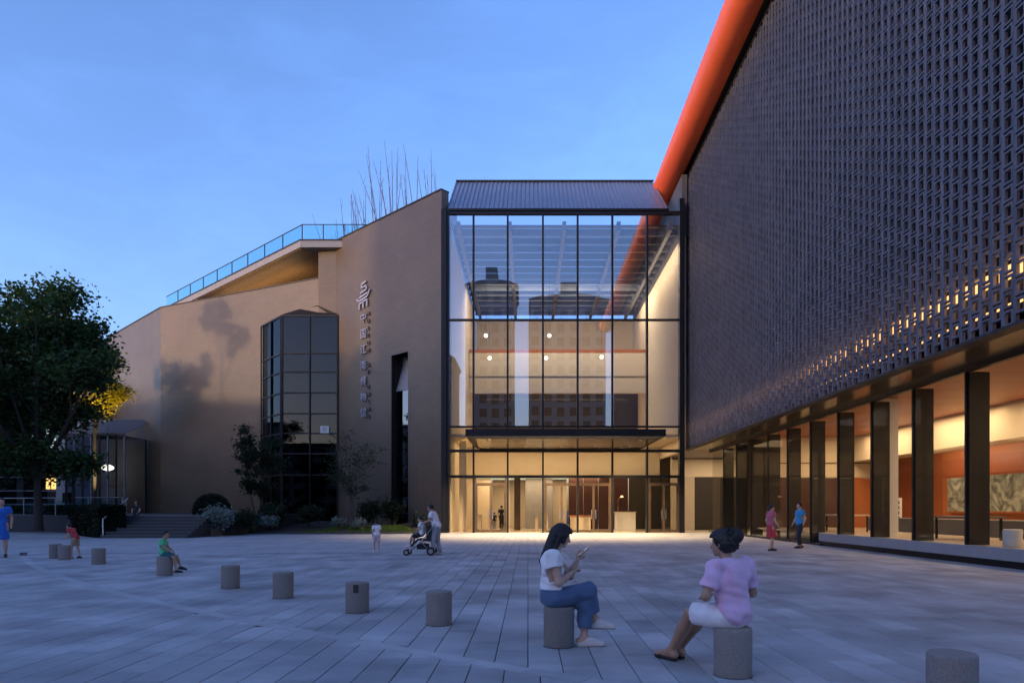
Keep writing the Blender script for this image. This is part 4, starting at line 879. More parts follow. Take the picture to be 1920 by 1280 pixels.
# towers behind the viewer, mirrored in the hall glass
def tower(label, x0, x1, z, yb):
    t = thing('apartment_tower', label, 'building', ((x0 + x1) / 2, yb, 0), 'apartment towers mirrored in the glass'); w = x1 - x0
    MB().box(x0, x1, yb - 14, yb, 0, z).build('wall', M['render'], t)
    MB().box(x0 - .3, x1 + .3, yb - 14.3, yb + .3, z, z + .5).build('cornice', M['tower_roof'], t)
    MB().prism([(x0 - .5, yb + .5), (x1 + .5, yb + .5), (x1 + .5, yb - 14.5), (x0 - .5, yb - 14.5)][::-1], z + .5, z + .6).build('roof', M['tower_roof'], t)
    mb = MB(); rz = z + .6; c1 = Vector((x0 + w * .25, yb - 7, rz + 3.6)); c2 = Vector((x1 - w * .25, yb - 7, rz + 3.6)); MB().box(x0 + w * .38, x1 - w * .38, yb - 9, yb - 1.5, z, z + 5.2).build('stair_core', M['render'], t); e = [Vector((x0 - .4, yb + .4, rz)), Vector((x1 + .4, yb + .4, rz)), Vector((x1 + .4, yb - 14.4, rz)), Vector((x0 - .4, yb - 14.4, rz))]
    mb.poly([e[0], e[1], c2, c1]).poly([e[1], e[2], c2]).poly([e[2], e[3], c1, c2]).poly([e[3], e[0], c1]); mb.build('hip_roof', M['tower_roof'], t)
    nw = int(w / 2.6)
    wm = MB().box(-.8, .8, 0, .06, -.9, .9).mesh('window', M['coping']); sm_ = MB().box(-.9, .9, 0, .35, -1.0, -.86).mesh('balcony', M['tower_roof'])
    for r_ in range(int(z / 3.1) - 3):
        for k in range(nw):
            p = (x0 + (k + .5) * w / nw, yb + .0, z - 2.2 - r_ * 3.1)
            put('window', wm, t, loc=p); 
            if k % 2 == 0: put('balcony', sm_, t, loc=p)
tower('slim apartment tower mirrored in the hall glass beside the brown wing', -13.5, -2.8, 50, -60)
tower('apartment tower mirrored at the edge of the hall glass', -29, -16, 34, -58)  # added to block the bright low sky mirrored in the hall glass
tower('wide apartment tower mirrored in the middle of the hall glass', .5, 17.5, 47.5, -62)
for k, (ya, yb_, hb) in enumerate(((-62, -4.5, 29.0), (-4.4, 76, 13.6))):  # unseen blocks added on the left to keep low sun off the walls
    sb = thing('side_block', ['tall slab block left of the frame that shades the brick screen', 'low block left of the frame that shades the foot of the brown wing'][k], 'building', (-68, (ya + yb_) / 2, 0))
    MB().box(-76, -62, ya, yb_, 0, hb).build('wall', M['render'], sb); MB().box(-76.4, -61.6, ya - .05, yb_ - .05, hb, hb + .4).build('roof', M['tower_roof'], sb)
    wm = MB().box(0, .06, -.8, .8, -.9, .9).mesh('window', M['glass_dark'])
    for r_ in range(int(hb / 3.3)):
        for q in range(int((yb_ - ya) / 3.4)): put('window', wm, sb, loc=(-62.0, ya + 1.9 + q * 3.4, 2.2 + r_ * 3.3))
lb = thing('long_block', 'long low block behind the viewer on the far side of the square', 'building', (-30, -62, 0))
MB().box(-60, -14.5, -76, -62, 0, 17).build('wall', M['render'], lb); MB().box(-60.5, -14, -76.5, -61.5, 17, 17.7).build('roof', M['tower_roof'], lb)
MB().box(18.5, 60, -76, -62, 0, 19).build('wall', M['render'], lb)
wm = MB().box(-.8, .8, 0, .06, -.9, .9).mesh('window', M['glass_dark'])
for r_ in range(5):
    for k in range(15): put('window', wm, lb, loc=(-58.5 + k * 3, -62.0, 2.2 + r_ * 3.3))

# ================================================================== bollards
bpos = [(104, 1046, 'grey stone bollard, partly hidden behind its twin near the hedge'), (121, 1049, 'grey stone bollard in front of its twin near the hedge'),
        (185, 1057, 'lone grey stone bollard between the hedge pair and the child'), (309, 1078, 'grey stone bollard under the child in green'),
        (432, 1102, 'grey stone bollard next to the seated child in green'), (531, 1120, 'grey stone bollard between the plain one and the stained one'),
        (670, 1147, 'grey stone bollard with a dark stain near its top'), (823, 1170, 'grey stone bollard standing alone before the seated phone user'),
        (1048, 1210, 'grey stone bollard under the person with the phone'), (1374, 1265, 'grey stone bollard under the person in the pink shirt'), (1785, 1333, 'grey stone bollard cut off at the bottom of the picture')]
bprof = [(.164, 0), (.167, .01), (.169, .1), (.170, .40), (.168, .428), (.160, .438), (.150, .441)]
bmesh_ = MB().lathe(bprof, 36).mesh('bollard', M['bollard'], smooth=40)
jm = MB().lathe([(.173, 0), (.173, .004)], 32).mesh('base_joint', M['joint'])
BOL = []
for x, y, lab in bpos:
    p = gd(x, y); o = put('stone_bollard', bmesh_, loc=p); o.rotation_euler.z = random.uniform(0, 6.28); tag(o, lab, 'bollard', 'stone bollards across the square'); BOL.append(p)
    j_ = put('base_joint', jm, loc=(p.x, p.y, .001)); setp(j_, o)
    if x == 670:
        mb = MB(); 
        for a0_ in range(5):
            t0, t1 = R(-96 + a0_ * 5), R(-91 + a0_ * 5); r_ = .1715
            mb.quad((p.x + r_ * math.cos(t0), p.y + r_ * math.sin(t0), .30), (p.x + r_ * math.cos(t1), p.y + r_ * math.sin(t1), .30), (p.x + r_ * math.cos(t1), p.y + r_ * math.sin(t1), .42), (p.x + r_ * math.cos(t0), p.y + r_ * math.sin(t0), .42))
        s_ = mb.build('stain', M['stain']); setp(s_, o)

# ================================================================== people: smooth distance fields turned into meshes
def nrm(v): v = np.asarray(v, float); return v / np.linalg.norm(v)
class Field:
    def __init__(s, k=.025): s.p = []; s.k = k; s.post = None
    def cone(s, a, b, ra, rb=None, sq=None, k=None):
        rb = ra if rb is None else rb; a = np.asarray(a, float); b = np.asarray(b, float); r = max(ra, rb) * (1.0 if sq is None else 1.7)
        s.p.append(('c', a, b, ra, rb, sq, np.minimum(a, b) - r, np.maximum(a, b) + r, k or s.k)); return s
    def ell(s, c, rad, Rm=None, k=None):
        c = np.asarray(c, float); r = max(rad); s.p.append(('e', c, np.asarray(rad, float), Rm if Rm is not None else np.eye(3), None, None, c - r, c + r, k or s.k)); return s
    def mesh(s, name, m, res):
        lo = np.min([p[6] for p in s.p], 0) - .05; hi = np.max([p[7] for p in s.p], 0) + .05
        n = np.ceil((hi - lo) / res).astype(int) + 1; f = np.full(n, .15, np.float32)
        ax = [lo[i] + np.arange(n[i]) * res for i in range(3)]
        for kind, a, b, ra, rb, sq, l, h, k in s.p:
            i0 = np.maximum(((l - k - .04 - lo) / res).astype(int), 0); i1 = np.minimum(np.ceil((h + k + .04 - lo) / res).astype(int) + 1, n)
            X, Y_, Z = np.meshgrid(ax[0][i0[0]:i1[0]], ax[1][i0[1]:i1[1]], ax[2][i0[2]:i1[2]], indexing='ij'); P = np.stack([X, Y_, Z], -1)
            if kind == 'c':
                if sq is not None:
                    q, axv = sq; c_ = P - a; dsh = c_ @ axv; P = P + (dsh * (q - 1))[..., None] * axv; b = b + ((b - a) @ axv) * (q - 1) * axv
                ba = b - a; t = np.clip(((P - a) @ ba) / max(ba @ ba, 1e-9), 0, 1); d = np.linalg.norm(P - a - t[..., None] * ba, axis=-1) - (ra + (rb - ra) * t)
                if sq is not None: d = d / max(1, sq[0]) ** .5
            else:
                q = (P - a) @ ra / b if False else ((P - a) @ ra) / b; k0 = np.linalg.norm(q, axis=-1) + 1e-9; k1 = np.linalg.norm(q / b, axis=-1) + 1e-9; d = k0 * (k0 - 1) / k1
            sl = tuple(slice(i0[i], i1[i]) for i in range(3)); g = f[sl]; hh = np.clip(.5 + .5 * (g - d) / k, 0, 1); f[sl] = g + (d - g) * hh - k * hh * (1 - hh)
        if s.post:
            X, Y_, Z = np.meshgrid(*ax, indexing='ij'); f = s.post(f, X, Y_, Z)
        v, q = nets(f); v = v * res + lo
        me = bpy.data.meshes.new(name); me.from_pydata(v.tolist(), [], q.tolist()); me.update(); me.polygons.foreach_set('use_smooth', [True] * len(me.polygons)); me.materials.append(m); return me
def nets(f):
    ins = f < 0; n = f.shape; c = [slice(0, -1), slice(1, None)]
    cnt = np.zeros([q - 1 for q in n], np.int8)
    for i in (0, 1):
        for j in (0, 1):
            for k in (0, 1): cnt += ins[c[i], c[j], c[k]]
    act = (cnt > 0) & (cnt < 8); ci = np.argwhere(act); idx = np.full(act.shape, -1, np.int64); idx[act] = np.arange(len(ci))
    acc = np.zeros((len(ci), 3)); num = np.zeros(len(ci)); corners = [(i, j, k) for i in (0, 1) for j in (0, 1) for k in (0, 1)]
    for a in corners:
        for ax in range(3):
            if a[ax] == 0:
                b = list(a); b[ax] = 1; fa = f[tuple((ci + a).T)]; fb = f[tuple((ci + b).T)]; m = (fa < 0) != (fb < 0); t = np.zeros(len(ci)); t[m] = fa[m] / (fa[m] - fb[m])
                p = np.tile(np.array(a, float), (len(ci), 1)); p[:, ax] += t; acc[m] += p[m]; num[m] += 1
    v = ci + acc / num[:, None]; quads = []
    for ax in range(3):
        s0 = [slice(None)] * 3; s1 = [slice(None)] * 3; s0[ax] = slice(0, -1); s1[ax] = slice(1, None)
        e = np.argwhere(ins[tuple(s0)] != ins[tuple(s1)]); o1, o2 = [(1, 2), (2, 0), (0, 1)][ax]
        e = e[(e[:, o1] > 0) & (e[:, o2] > 0)]; fl = ins[tuple(e.T)]
        def g(d1, d2): q = e.copy(); q[:, o1] -= d1; q[:, o2] -= d2; return idx[tuple(np.minimum(q, np.array(act.shape) - 1).T)]
        q = np.stack([g(1, 1), g(0, 1), g(0, 0), g(1, 0)], 1); q = np.where(fl[:, None], q, q[:, ::-1]); quads.append(q)
    q = np.concatenate(quads); return v, q[(q >= 0).all(1)]
SK = mat('skin', (0.50, 0.32, 0.24), 0.55, vary=0.06, vscale=8); SK2 = mat('skin_tan', (0.40, 0.235, 0.155), 0.55, vary=0.06, vscale=8)
HAIR = mat('black_hair', (0.011, 0.009, 0.009), 0.62, vary=0.4, vscale=30, stretch=(1, 1, .15), bump=.5, bscale=60)
def cloth(n, c, b=.6):
    m = mat(n, c, .9, vary=.10, vscale=6, bump=b * .6, bscale=6, sheen=.15, stretch=(1.0, 1.0, .55))
    for nd in m.node_tree.nodes:
        if nd.type == 'BUMP': nd.inputs['Distance'].default_value = .045; nd.inputs['Height'].links[0].from_node.inputs['Distortion'].default_value = 1.6
    return m
def segd(X, Y_, Z, a, b):
    P = np.stack([X, Y_, Z], -1) - a; ba = b - a; t = np.clip(P @ ba / (ba @ ba), 0, 1); return np.linalg.norm(P - t[..., None] * ba, axis=-1)
def stand(h=1.0, stride=0.0, arm=0.12, bend=0.0):
    J = dict(pelvis=(0, 0, .95), chest=(0, .01 + bend * .3, 1.28 - bend * .08), neck=(0, 0.01 + bend * .5, 1.47 - bend * .14), head=(0, .035 + bend * .62, 1.62 - bend * .2),
             shL=(-.17, bend * .45, 1.41 - bend * .12), shR=(.17, bend * .45, 1.41 - bend * .12), elL=(-.23, -.02 - stride * .25 + bend * .5, 1.14 - bend * .1), elR=(.23, -.02 + stride * .25 + bend * .5, 1.14 - bend * .1),
             wrL=(-.23, .08 - stride * .35 + bend * .9, .91), wrR=(.23, .08 + stride * .4 + bend * .9, .91), hipL=(-.09, 0, .93), hipR=(.09, 0, .93),
             knL=(-.1, .03 + stride * .35, .50), knR=(.1, .03 - stride * .12, .49), anL=(-.1, stride * .42, .09), anR=(.1, -stride * .5, .09 + abs(stride) * .08), face=(0, 1, -.1))
    J['toL'] = (-.12, J['anL'][1] + .16, .035); J['toR'] = (.12, J['anR'][1] + .16, .035 + abs(stride) * .02); return J
def person(label, loc, rz, J, s=1.0, top=None, bottom=None, hair='short', shoe=None, skin=SK, res=.02, sleeve=.55, hem=None, wide=1.0, group=None, hands=True, fem=False, skirt=None, lowlen=1.0, child=False, curlL=.6, curlR=.6, hand_extra=None, socks=False):
    J = {k: np.array(v, float) for k, v in J.items()}; t = thing('person', label, 'person', loc, group); up = nrm(J['chest'] - J['pelvis']); rt = J['shR'] - J['shL']; rt = nrm(rt - up * (rt @ up)); fw = np.cross(up, rt); RT = np.stack([rt, fw, up], 1)
    fa = nrm(J['face']); hu = nrm(np.array([0, 0, 1.0]) - fa * fa[2]) if abs(fa[2]) < .95 else up; hr_ = np.cross(fa, hu); HR = np.stack([hr_, fa, hu], 1); hc = J['head']; hs_ = 1.22 if child else 1.0
    H = lambda x, y, z: hc + HR @ (np.array([x, y, z]) * hs_)
    def add(name, F_, m, par=t, r=None):
        me = F_.mesh(name, m, r or res); me.transform(Matrix.Rotation(rz, 4, 'Z') @ Matrix.Scale(s, 4)); o = bpy.data.objects.new(name, me); COL.objects.link(o); o.parent = par if par is t else par; 
        return o
    B = Field(.03)
    B.ell(J['pelvis'] + up * .02, (.155 * wide, .115 * wide, .13), RT).ell(J['pelvis'] * .45 + J['chest'] * .55, (.135 * wide, .098 * wide, .17), RT).ell(J['chest'], (.158 * wide, .108 * wide, .165), RT)
    B.cone(J['shL'] + rt * .02, J['shR'] - rt * .02, .058).cone(J['neck'] - up * .03, hc - HR @ np.array([0, .02, .05]), .053, .05)
    for q in 'LR':
        sh, el, wr, hp, kn, an, to = (J[a + q] for a in ('sh', 'el', 'wr', 'hip', 'kn', 'an', 'to'))
        B.cone(sh, el, .05 * wide ** .5, .038).cone(el, el * .55 + wr * .45, .040, .036).cone(el * .55 + wr * .45, wr, .036, .025)
        B.cone(hp, kn, .085 * wide, .056).cone(kn, kn * .62 + an * .38, .054, .056, k=.02).cone(kn * .62 + an * .38, an, .055, .036)
        heel = an + nrm(an - to) * .05; heel = np.array([heel[0], heel[1], an[2] - .035]); B.cone(an, heel, .037, .032).cone(heel, to, .034, .026).cone(an, to, .034, .024)
        d = nrm(wr - el); side = np.array([-1.0 if q == 'L' else 1.0, 0, 0]); palm_n = nrm(np.cross(d, rt) + 1e-6); ac = np.cross(palm_n, d)
        if hand_extra and q in hand_extra: d, palm_n, ac = hand_extra[q]
        B.ell(wr + d * .045, (.018, .05, .036), np.stack([palm_n, d, ac], 1), k=.012)
        if hands:
            cu = curlL if q == 'L' else curlR
            for f_, ln in zip((-.028, -.010, .010, .027), (.068, .078, .073, .056)):
                r0 = wr + d * .08 + ac * f_; d1 = nrm(d * math.cos(cu * .6) + palm_n * math.sin(cu * .6)); d2 = nrm(d * math.cos(cu * 1.6) + palm_n * math.sin(cu * 1.6)); m1 = r0 + d1 * ln * .5
                B.cone(r0, m1, .0095, .0088, k=.006).cone(m1, m1 + d2 * ln * .5, .0088, .007, k=.006)
            tb = wr + d * .02 - ac * .03; t1 = tb + nrm(d * .7 - ac * .6 + palm_n * .3) * .042; B.cone(tb, t1, .0125, .0105, k=.008).cone(t1, t1 + nrm(d + palm_n * .4) * .03, .0105, .008, k=.006)
    B.ell(H(0, -.012, .02), (.076 * hs_, .096 * hs_, .098 * hs_), HR).ell(H(0, .03, -.045), (.058 * hs_, .062 * hs_, .07 * hs_), HR).cone(H(0, .085, .0), H(0, .104, -.028), .010 * hs_, .014 * hs_, k=.012)
    B.ell(H(0, .078, -.066), (.022 * hs_, .014 * hs_, .012 * hs_), HR, k=.01).ell(H(0, .07, -.098), (.022 * hs_, .02 * hs_, .016 * hs_), HR, k=.015)
    for q in (-1, 1): B.ell(H(q * .078, -.005, -.012), (.010 * hs_, .02 * hs_, .03 * hs_), HR, k=.008)
    body = add('body', B, skin)
    if res < .015:
        for q in (-1, 1):
            E_ = Field(.002).ell(H(q * .031, .0705, -.004), (.012, .006, .006), HR); add('eye', E_, HAIR, r=.0025)
            E_ = Field(.002).cone(H(q * .018, .079, .018), H(q * .046, .066, .02), .0035); add('eyebrow', E_, HAIR, r=.003)
        add('mouth', Field(.002).cone(H(-.018, .091, -.066), H(.018, .091, -.066), .0045), LIP, r=.003)
    if hair:
        Hf = Field(.02); Hf.ell(H(0, -.022, .032), (.087 * hs_, .103 * hs_, .102 * hs_), HR)
        if hair in ('long', 'pony'):
            Hf.ell(H(0, .045, .062), (.074, .055, .052), HR)
            if hair == 'long':
                for q in (-1, 1): Hf.cone(H(q * .066, -.01, 0), H(q * .075, -.01, -.20), .036, .022); Hf.cone(H(q * .062, .05, .03), H(q * .068, .05, -.07), .02, .012)
                Hf.cone(H(0, -.075, 0), J['chest'] - fw * .115 + up * .05, .066, .03)
                Hf.cone(H(-.05, -.07, 0), J['chest'] - fw * .1 + up * .05 - rt * .06, .045, .02); Hf.cone(H(.05, -.06, 0), J['chest'] - fw * .09 + up * .06 + rt * .07, .045, .02)
            else: Hf.cone(H(0, -.11, .05), H(0, -.14, -.12), .035, .02)
        if hair == 'bun':
            Hf.ell(H(0, -.05, .0), (.106, .092, .11), HR).ell(H(0, .035, .05), (.088, .07, .07), HR)
            Hf.ell(H(.01, -.135, .055), (.07, .065, .07), HR)
            rr = random.Random(4)
            for _ in range(60):
                a = H(rr.uniform(-.08, .08), rr.uniform(-.12, -.05), rr.uniform(-.05, .11)); dd = nrm(np.array(a) - H(0, -.04, .02)); Hf.cone(a, a + dd * rr.uniform(.02, .055), .010, .005, k=.006)
        plane_c = hc
        def hp_(f, X, Y_, Z, long=hair == 'long'):
            P = np.stack([X, Y_, Z], -1) - hc; l = P @ HR / hs_; y, z, x = l[..., 1], l[..., 2], np.abs(l[..., 0])
            cut = np.minimum(y - (.055 if hair == 'bun' else .035 if hair in ('long', 'pony') else .03), .058 - z) * .9        # face opening
            low = (-.055 - z) if hair == 'short' else (-.092 - z) if hair == 'bun' else (-.5 - z)
            if long: cut = np.minimum(cut, .066 - x)
            return np.maximum(np.maximum(f, cut), low) + .004 * np.sin(l[..., 0] * 190 + 3 * np.sin(z * 40))
        Hf.post = hp_; add('hair', Hf, HAIR, r=min(res, .014) if res < .015 else res * .8)
    def wr_post(hemz, amp, axis=None):
        def fn(f, X, Y_, Z):
            f = f + amp * (np.sin(X * 27 + Z * 23 + 2 * np.sin(Y_ * 13 + Z * 6)) + np.sin(Y_ * 33 - Z * 29 + 1.3 + 2 * np.sin(X * 11)) * .8 + .5 * np.sin(Z * 55 + X * 19 + 3 * np.sin(Z * 9)))
            if hemz is not None: f = np.maximum(f, hemz - Z)
            return f
        return fn
    if top:
        I = .016; Tf = Field(.03); Tf.ell(J['chest'], (.158 * wide + I, .108 * wide + I + .006, .165 + I), RT).ell(J['pelvis'] * .45 + J['chest'] * .55, (.14 * wide + I, .105 * wide + I, .18), RT).cone(J['shL'] + rt * .02, J['shR'] - rt * .02, .058 + I)
        if hem is not None: Tf.ell(J['pelvis'] + up * .03, (.164 * wide + I + .008, .124 * wide + I + .008, .155), RT)
        for q in 'LR':
            sh, el, wr = J['sh' + q], J['el' + q], J['wr' + q]
            if sleeve <= 1: Tf.cone(sh, sh + (el - sh) * sleeve, .058 * wide ** .5 + I, .056 + I * 1.3)
            else: Tf.cone(sh, el, .055 + I, .046 + I).cone(el, el + (wr - el) * .9, .046 + I, .033 + I)
        if skirt and skirt[0] == 'dress':
            Tf.cone(J['pelvis'] + up * .05, skirt[1], .14, skirt[2])
        nk_ = J['neck']; post0 = wr_post((hem if not (skirt and skirt[0] == 'dress') else skirt[1][2]), 0.0062 if res < .015 else .003)
        def neckcut(f, X, Y_, Z):
            f = post0(f, X, Y_, Z); d = np.sqrt(((X - nk_[0]) ** 2 + (Y_ - nk_[1] - fw[1] * .02) ** 2 + (Z - nk_[2] - .02) ** 2)) - .066; f = np.maximum(f, -d)
            for q in 'LR':                       # cut the sleeve square
                if sleeve <= 1:
                    sh, el = J['sh' + q], J['el' + q]; dd = nrm(el - sh); e_ = sh + (el - sh) * sleeve; P = np.stack([X, Y_, Z], -1) - e_; al = P @ dd; rad = np.linalg.norm(P - al[..., None] * dd, axis=-1); f = np.where(rad < .12, np.maximum(f, np.where((al > -.01) & (al < .14), al, -1)), f)
            return f
        Tf.post = neckcut; add('shirt' if not skirt or skirt[0] != 'dress' else 'dress', Tf, top)
    if bottom:
        I = .023 if res < .015 else .014; Pf = Field(.03); Pf.ell(J['pelvis'] + up * .02, (.155 * wide + I, .115 * wide + I, .13 + I), RT)
        if skirt and skirt[0] == 'skirt': Pf.cone(J['pelvis'], skirt[1], .15, skirt[2])
        else:
            for q in 'LR':
                hp, kn, an = J['hip' + q], J['kn' + q], J['an' + q]
                if lowlen >= 1: e_ = kn + (an - kn) * (lowlen - 1); Pf.cone(hp, kn, .088 * wide + I, .062 + I * 1.2).cone(kn, e_, .063 + I * 1.2, .05 + I * 1.2)
                else: Pf.cone(hp, hp + (kn - hp) * lowlen, .088 * wide + I, .070 + I * 1.5)
        def pcut(f, X, Y_, Z):
            f = wr_post(skirt[1][2] if skirt and skirt[0] == 'skirt' else None, .0045 if res < .015 else .0028)(f, X, Y_, Z)
            if not skirt:
                for q in 'LR':
                    a_, b_ = (J['kn' + q], J['an' + q]) if lowlen >= 1 else (J['hip' + q], J['kn' + q]); fr = lowlen - 1 if lowlen >= 1 else lowlen; dd = nrm(b_ - a_); e_ = a_ + (b_ - a_) * fr; P = np.stack([X, Y_, Z], -1) - e_; al = P @ dd; rad = np.linalg.norm(P - al[..., None] * dd, axis=-1); oq = 'R' if q == 'L' else 'L'; own = segd(X, Y_, Z, J['kn' + q], J['an' + q]); oth = np.minimum(segd(X, Y_, Z, J['kn' + oq], J['an' + oq]), segd(X, Y_, Z, J['hip' + oq], J['kn' + oq])); own = own if lowlen >= 1 else segd(X, Y_, Z, J['hip' + q], J['kn' + q] + (J['kn' + q] - J['hip' + q]) * .5)
                    f = np.where((rad < .13) & (own < oth), np.maximum(f, np.where((al > -.01) & (al < .2), al, -1)), f)
            return f
        Pf.post = pcut; add('skirt' if skirt else ('trousers' if lowlen >= 1 else 'shorts'), Pf, bottom)
    if shoe:
        for q in 'LR':
            an, to = J['an' + q], J['to' + q]; d = nrm(to - an - np.array([0, 0, (to - an)[2]])); heel = np.array([an[0], an[1], 0]) - d * .045; base = min(an[2], to[2] + .05) ; 
            pitch = (to[2] - .035) - (an[2] - .09); hz_ = an[2] - .06; tz_ = to[2] - .0
            hp_2 = np.array([heel[0], heel[1], hz_]); tp = to.copy(); 
            Sf = Field(.02)
            if shoe[0] == 'sandal': 
                Sf.cone(hp_2 - [0, 0, .022], tp + d * .03 - [0, 0, .022], .02, .02, k=.01).cone(hp_2 - [0, 0, .022] + np.cross(d, [0, 0, 1]) * .02, tp - [0, 0, .022] + np.cross(d, [0, 0, 1]) * .022, .018, .02).cone(hp_2 - [0, 0, .022] - np.cross(d, [0, 0, 1]) * .02, tp - [0, 0, .022] - np.cross(d, [0, 0, 1]) * .022, .018, .02)
                Sf.cone(tp - d * .06 + np.cross(d, [0, 0, 1]) * .04 - [0, 0, .01], tp - d * .04 + [0, 0, .02], .011).cone(tp - d * .06 - np.cross(d, [0, 0, 1]) * .04 - [0, 0, .01], tp - d * .04 + [0, 0, .02], .011)
            else:
                Sf.cone(hp_2, tp, .042, .034).cone(an - [0, 0, .01], tp + [0, 0, .008], .046, .03).cone(hp_2 - [0, 0, .012], tp - [0, 0, .01] + d * .03, .04, .034)
            lim = min(hz_, tz_) - .034
            if res < .015 and shoe[0] == 'shoe':
                Sl = Field(.01).cone(hp_2 - [0, 0, .028] - d * .006, tp - [0, 0, .024] + d * .036, .046, .036, sq=(3.2, np.array([0, 0, 1.0]))); add('sole', Sl, SOLE, r=.006)
                Ls = Field(.003)
                for z_ in range(4): c0 = an + (tp - an) * (.30 + z_ * .13) + np.array([0, 0, .036 - z_ * .003]); sd_ = np.cross(d, [0, 0, 1]); Ls.cone(c0 - sd_ * .022 - [0, 0, .006], c0 + sd_ * .022 - [0, 0, .006], .0045)
                add('laces', Ls, SHOEW, r=.004)
            def sp(f, X, Y_, Z, a=an, hz2=hz_, tz2=tz_):
                f = np.maximum(f, Z - (a[2] + .012)); 
                return np.maximum(f, (min(hz2, tz2) - .036) - Z) if abs(hz2 - tz2) < .03 else f
            Sf.post = sp; add('sandal' if shoe[0] == 'sandal' else 'shoe', Sf, shoe[1], r=min(res, .012))
    return t
SOLE = mat('trainer_sole', (.30, .27, .25), .8)
LIP = mat('lip', (.30, .10, .09), .5)
WHITE = cloth('white_cotton', (.80, .79, .80)); DENIM = cloth('blue_denim', (.075, .13, .235), .5); PINK = cloth('pink_cotton', (.72, .47, .66)); CREAMC = cloth('cream_cotton', (.62, .60, .55))
SHOEW = mat('white_trainer', (.62, .56, .52), .6, vary=.08, vscale=20); SHOED = mat('dark_shoe', (.02, .02, .022), .6); SANDAL = mat('black_sandal', (.018, .014, .012), .7)
GREEN = cloth('bright_green', (.10, .55, .26)); TEAL = cloth('teal_shorts', (.02, .13, .16)); BLUE = cloth('bright_blue_dress', (.02, .13, .52)); DARKC = cloth('dark_cloth', (.018, .018, .024)); RED = cloth('red_cotton', (.42, .035, .045)); ROSE = cloth('rose_cotton', (.45, .10, .15)); PALEP = cloth('pale_pink', (.62, .50, .52)); GREYT = cloth('grey_trousers', (.33, .34, .37)); SKYB = cloth('sky_blue', (.03, .24, .48)); BEIGE = cloth('beige_shorts', (.36, .27, .19))
# seated woman with phone
b = BOL[8]; up_n = np.array([0, .35, .94]); dL = nrm((.05, .35, .94))
J1 = dict(pelvis=(0, -.075, .545), chest=(0, -.075, .885), neck=(0, -.035, 1.075), head=(0, .03, 1.215), face=(0.05, 1, -.42), shL=(-.165, -.07, 1.005), shR=(.165, -.075, 1.0), elL=(-.13, .13, .755), wrL=(-.10, .215, .945), elR=(.21, -.01, .715), wrR=(.03, .135, .80),
          hipL=(-.085, -.05, .525), hipR=(.085, -.05, .53), knR=(.005, .325, .615), anR=(-.085, .40, .275), toR=(-.075, .565, .205), knL=(-.03, .30, .475), anL=(.01, .275, .09), toL=(.035, .44, .036))
person('person in white top and blue jeans sitting cross-legged, looking at a phone', b, -math.pi / 2, J1, 1.0, WHITE, DENIM, 'long', ('shoe', SHOEW), SK, .0085, sleeve=.42, hem=.63, lowlen=1.72, curlL=1.0, curlR=.5,
       hand_extra={'L': (dL, nrm((.9, .3, -.2)), nrm(np.cross((.9, .3, -.2), dL)))})
ph = thing('smartphone', 'dark phone held up by the person in white', 'phone', (b.x + .262, b.y + .085, 1.0))
phm = MB().box(-.004, .004, -.036, .036, -.075, .075).mesh('case', SHOED); o = put('case', phm, ph); o.parent = ph; o.matrix_parent_inverse = Matrix.Identity(4); o.location = (.012, .0, .03); o.rotation_euler = (0, R(52), R(8))
sc = put('screen', MB().box(-.0062, -.0042, -.033, .033, -.070, .070).mesh('screen', emitmat('phone_screen', (.5, .6, .8), .1)), None); sc.parent = o
# seated woman in pink shirt
b = BOL[9]
J2 = dict(pelvis=(0, .0, .55), chest=(-.015, .0, .885), neck=(-.03, .045, 1.06), head=(-.05, .085, 1.195), face=(-.5, .86, -.12), shL=(-.20, .02, .985), shR=(.18, .0, .985), elL=(-.30, .02, .73), wrL=(-.13, .21, .70), elR=(.27, .03, .73), wrR=(.11, .22, .72),
          hipL=(-.1, .03, .54), hipR=(.1, .03, .54), knL=(-.12, .44, .515), anL=(-.10, .74, .10), toL=(-.12, .92, .042), knR=(.10, .46, .51), anR=(.03, .78, .10), toR=(.02, .95, .042))
person('person in pink T-shirt and white shorts sitting with back turned, dark hair up', b, math.atan2(.45, .86), J2, 1.0, PINK, WHITE, 'bun', ('sandal', SANDAL), SK2, .0085, sleeve=.72, hem=.445, wide=1.05, lowlen=.80)
# child in green on a bollard
b = BOL[3]
JC = dict(pelvis=(0, -.06, .80), chest=(0, -.08, 1.16), neck=(0, -.03, 1.36), head=(0, .03, 1.50), face=(.1, 1, -.2), shL=(-.17, -.06, 1.28), shR=(.17, -.06, 1.28), elL=(-.22, .04, 1.02), wrL=(-.14, .24, .88), elR=(.22, .04, 1.02), wrR=(.14, .26, .86),
          hipL=(-.09, 0, .78), hipR=(.09, 0, .78), knL=(-.11, .38, .70), anL=(-.06, .52, .32), toL=(-.06, .7, .22), knR=(.11, .36, .66), anR=(.08, .42, .20), toR=(.09, .60, .13))
person('child in bright green T-shirt sitting on a bollard', b, -math.pi / 2 + .15, JC, .62, GREEN, TEAL, 'short', ('shoe', DARKC), SK2, .02, sleeve=.6, hem=.74, lowlen=.75, child=True, hands=False)
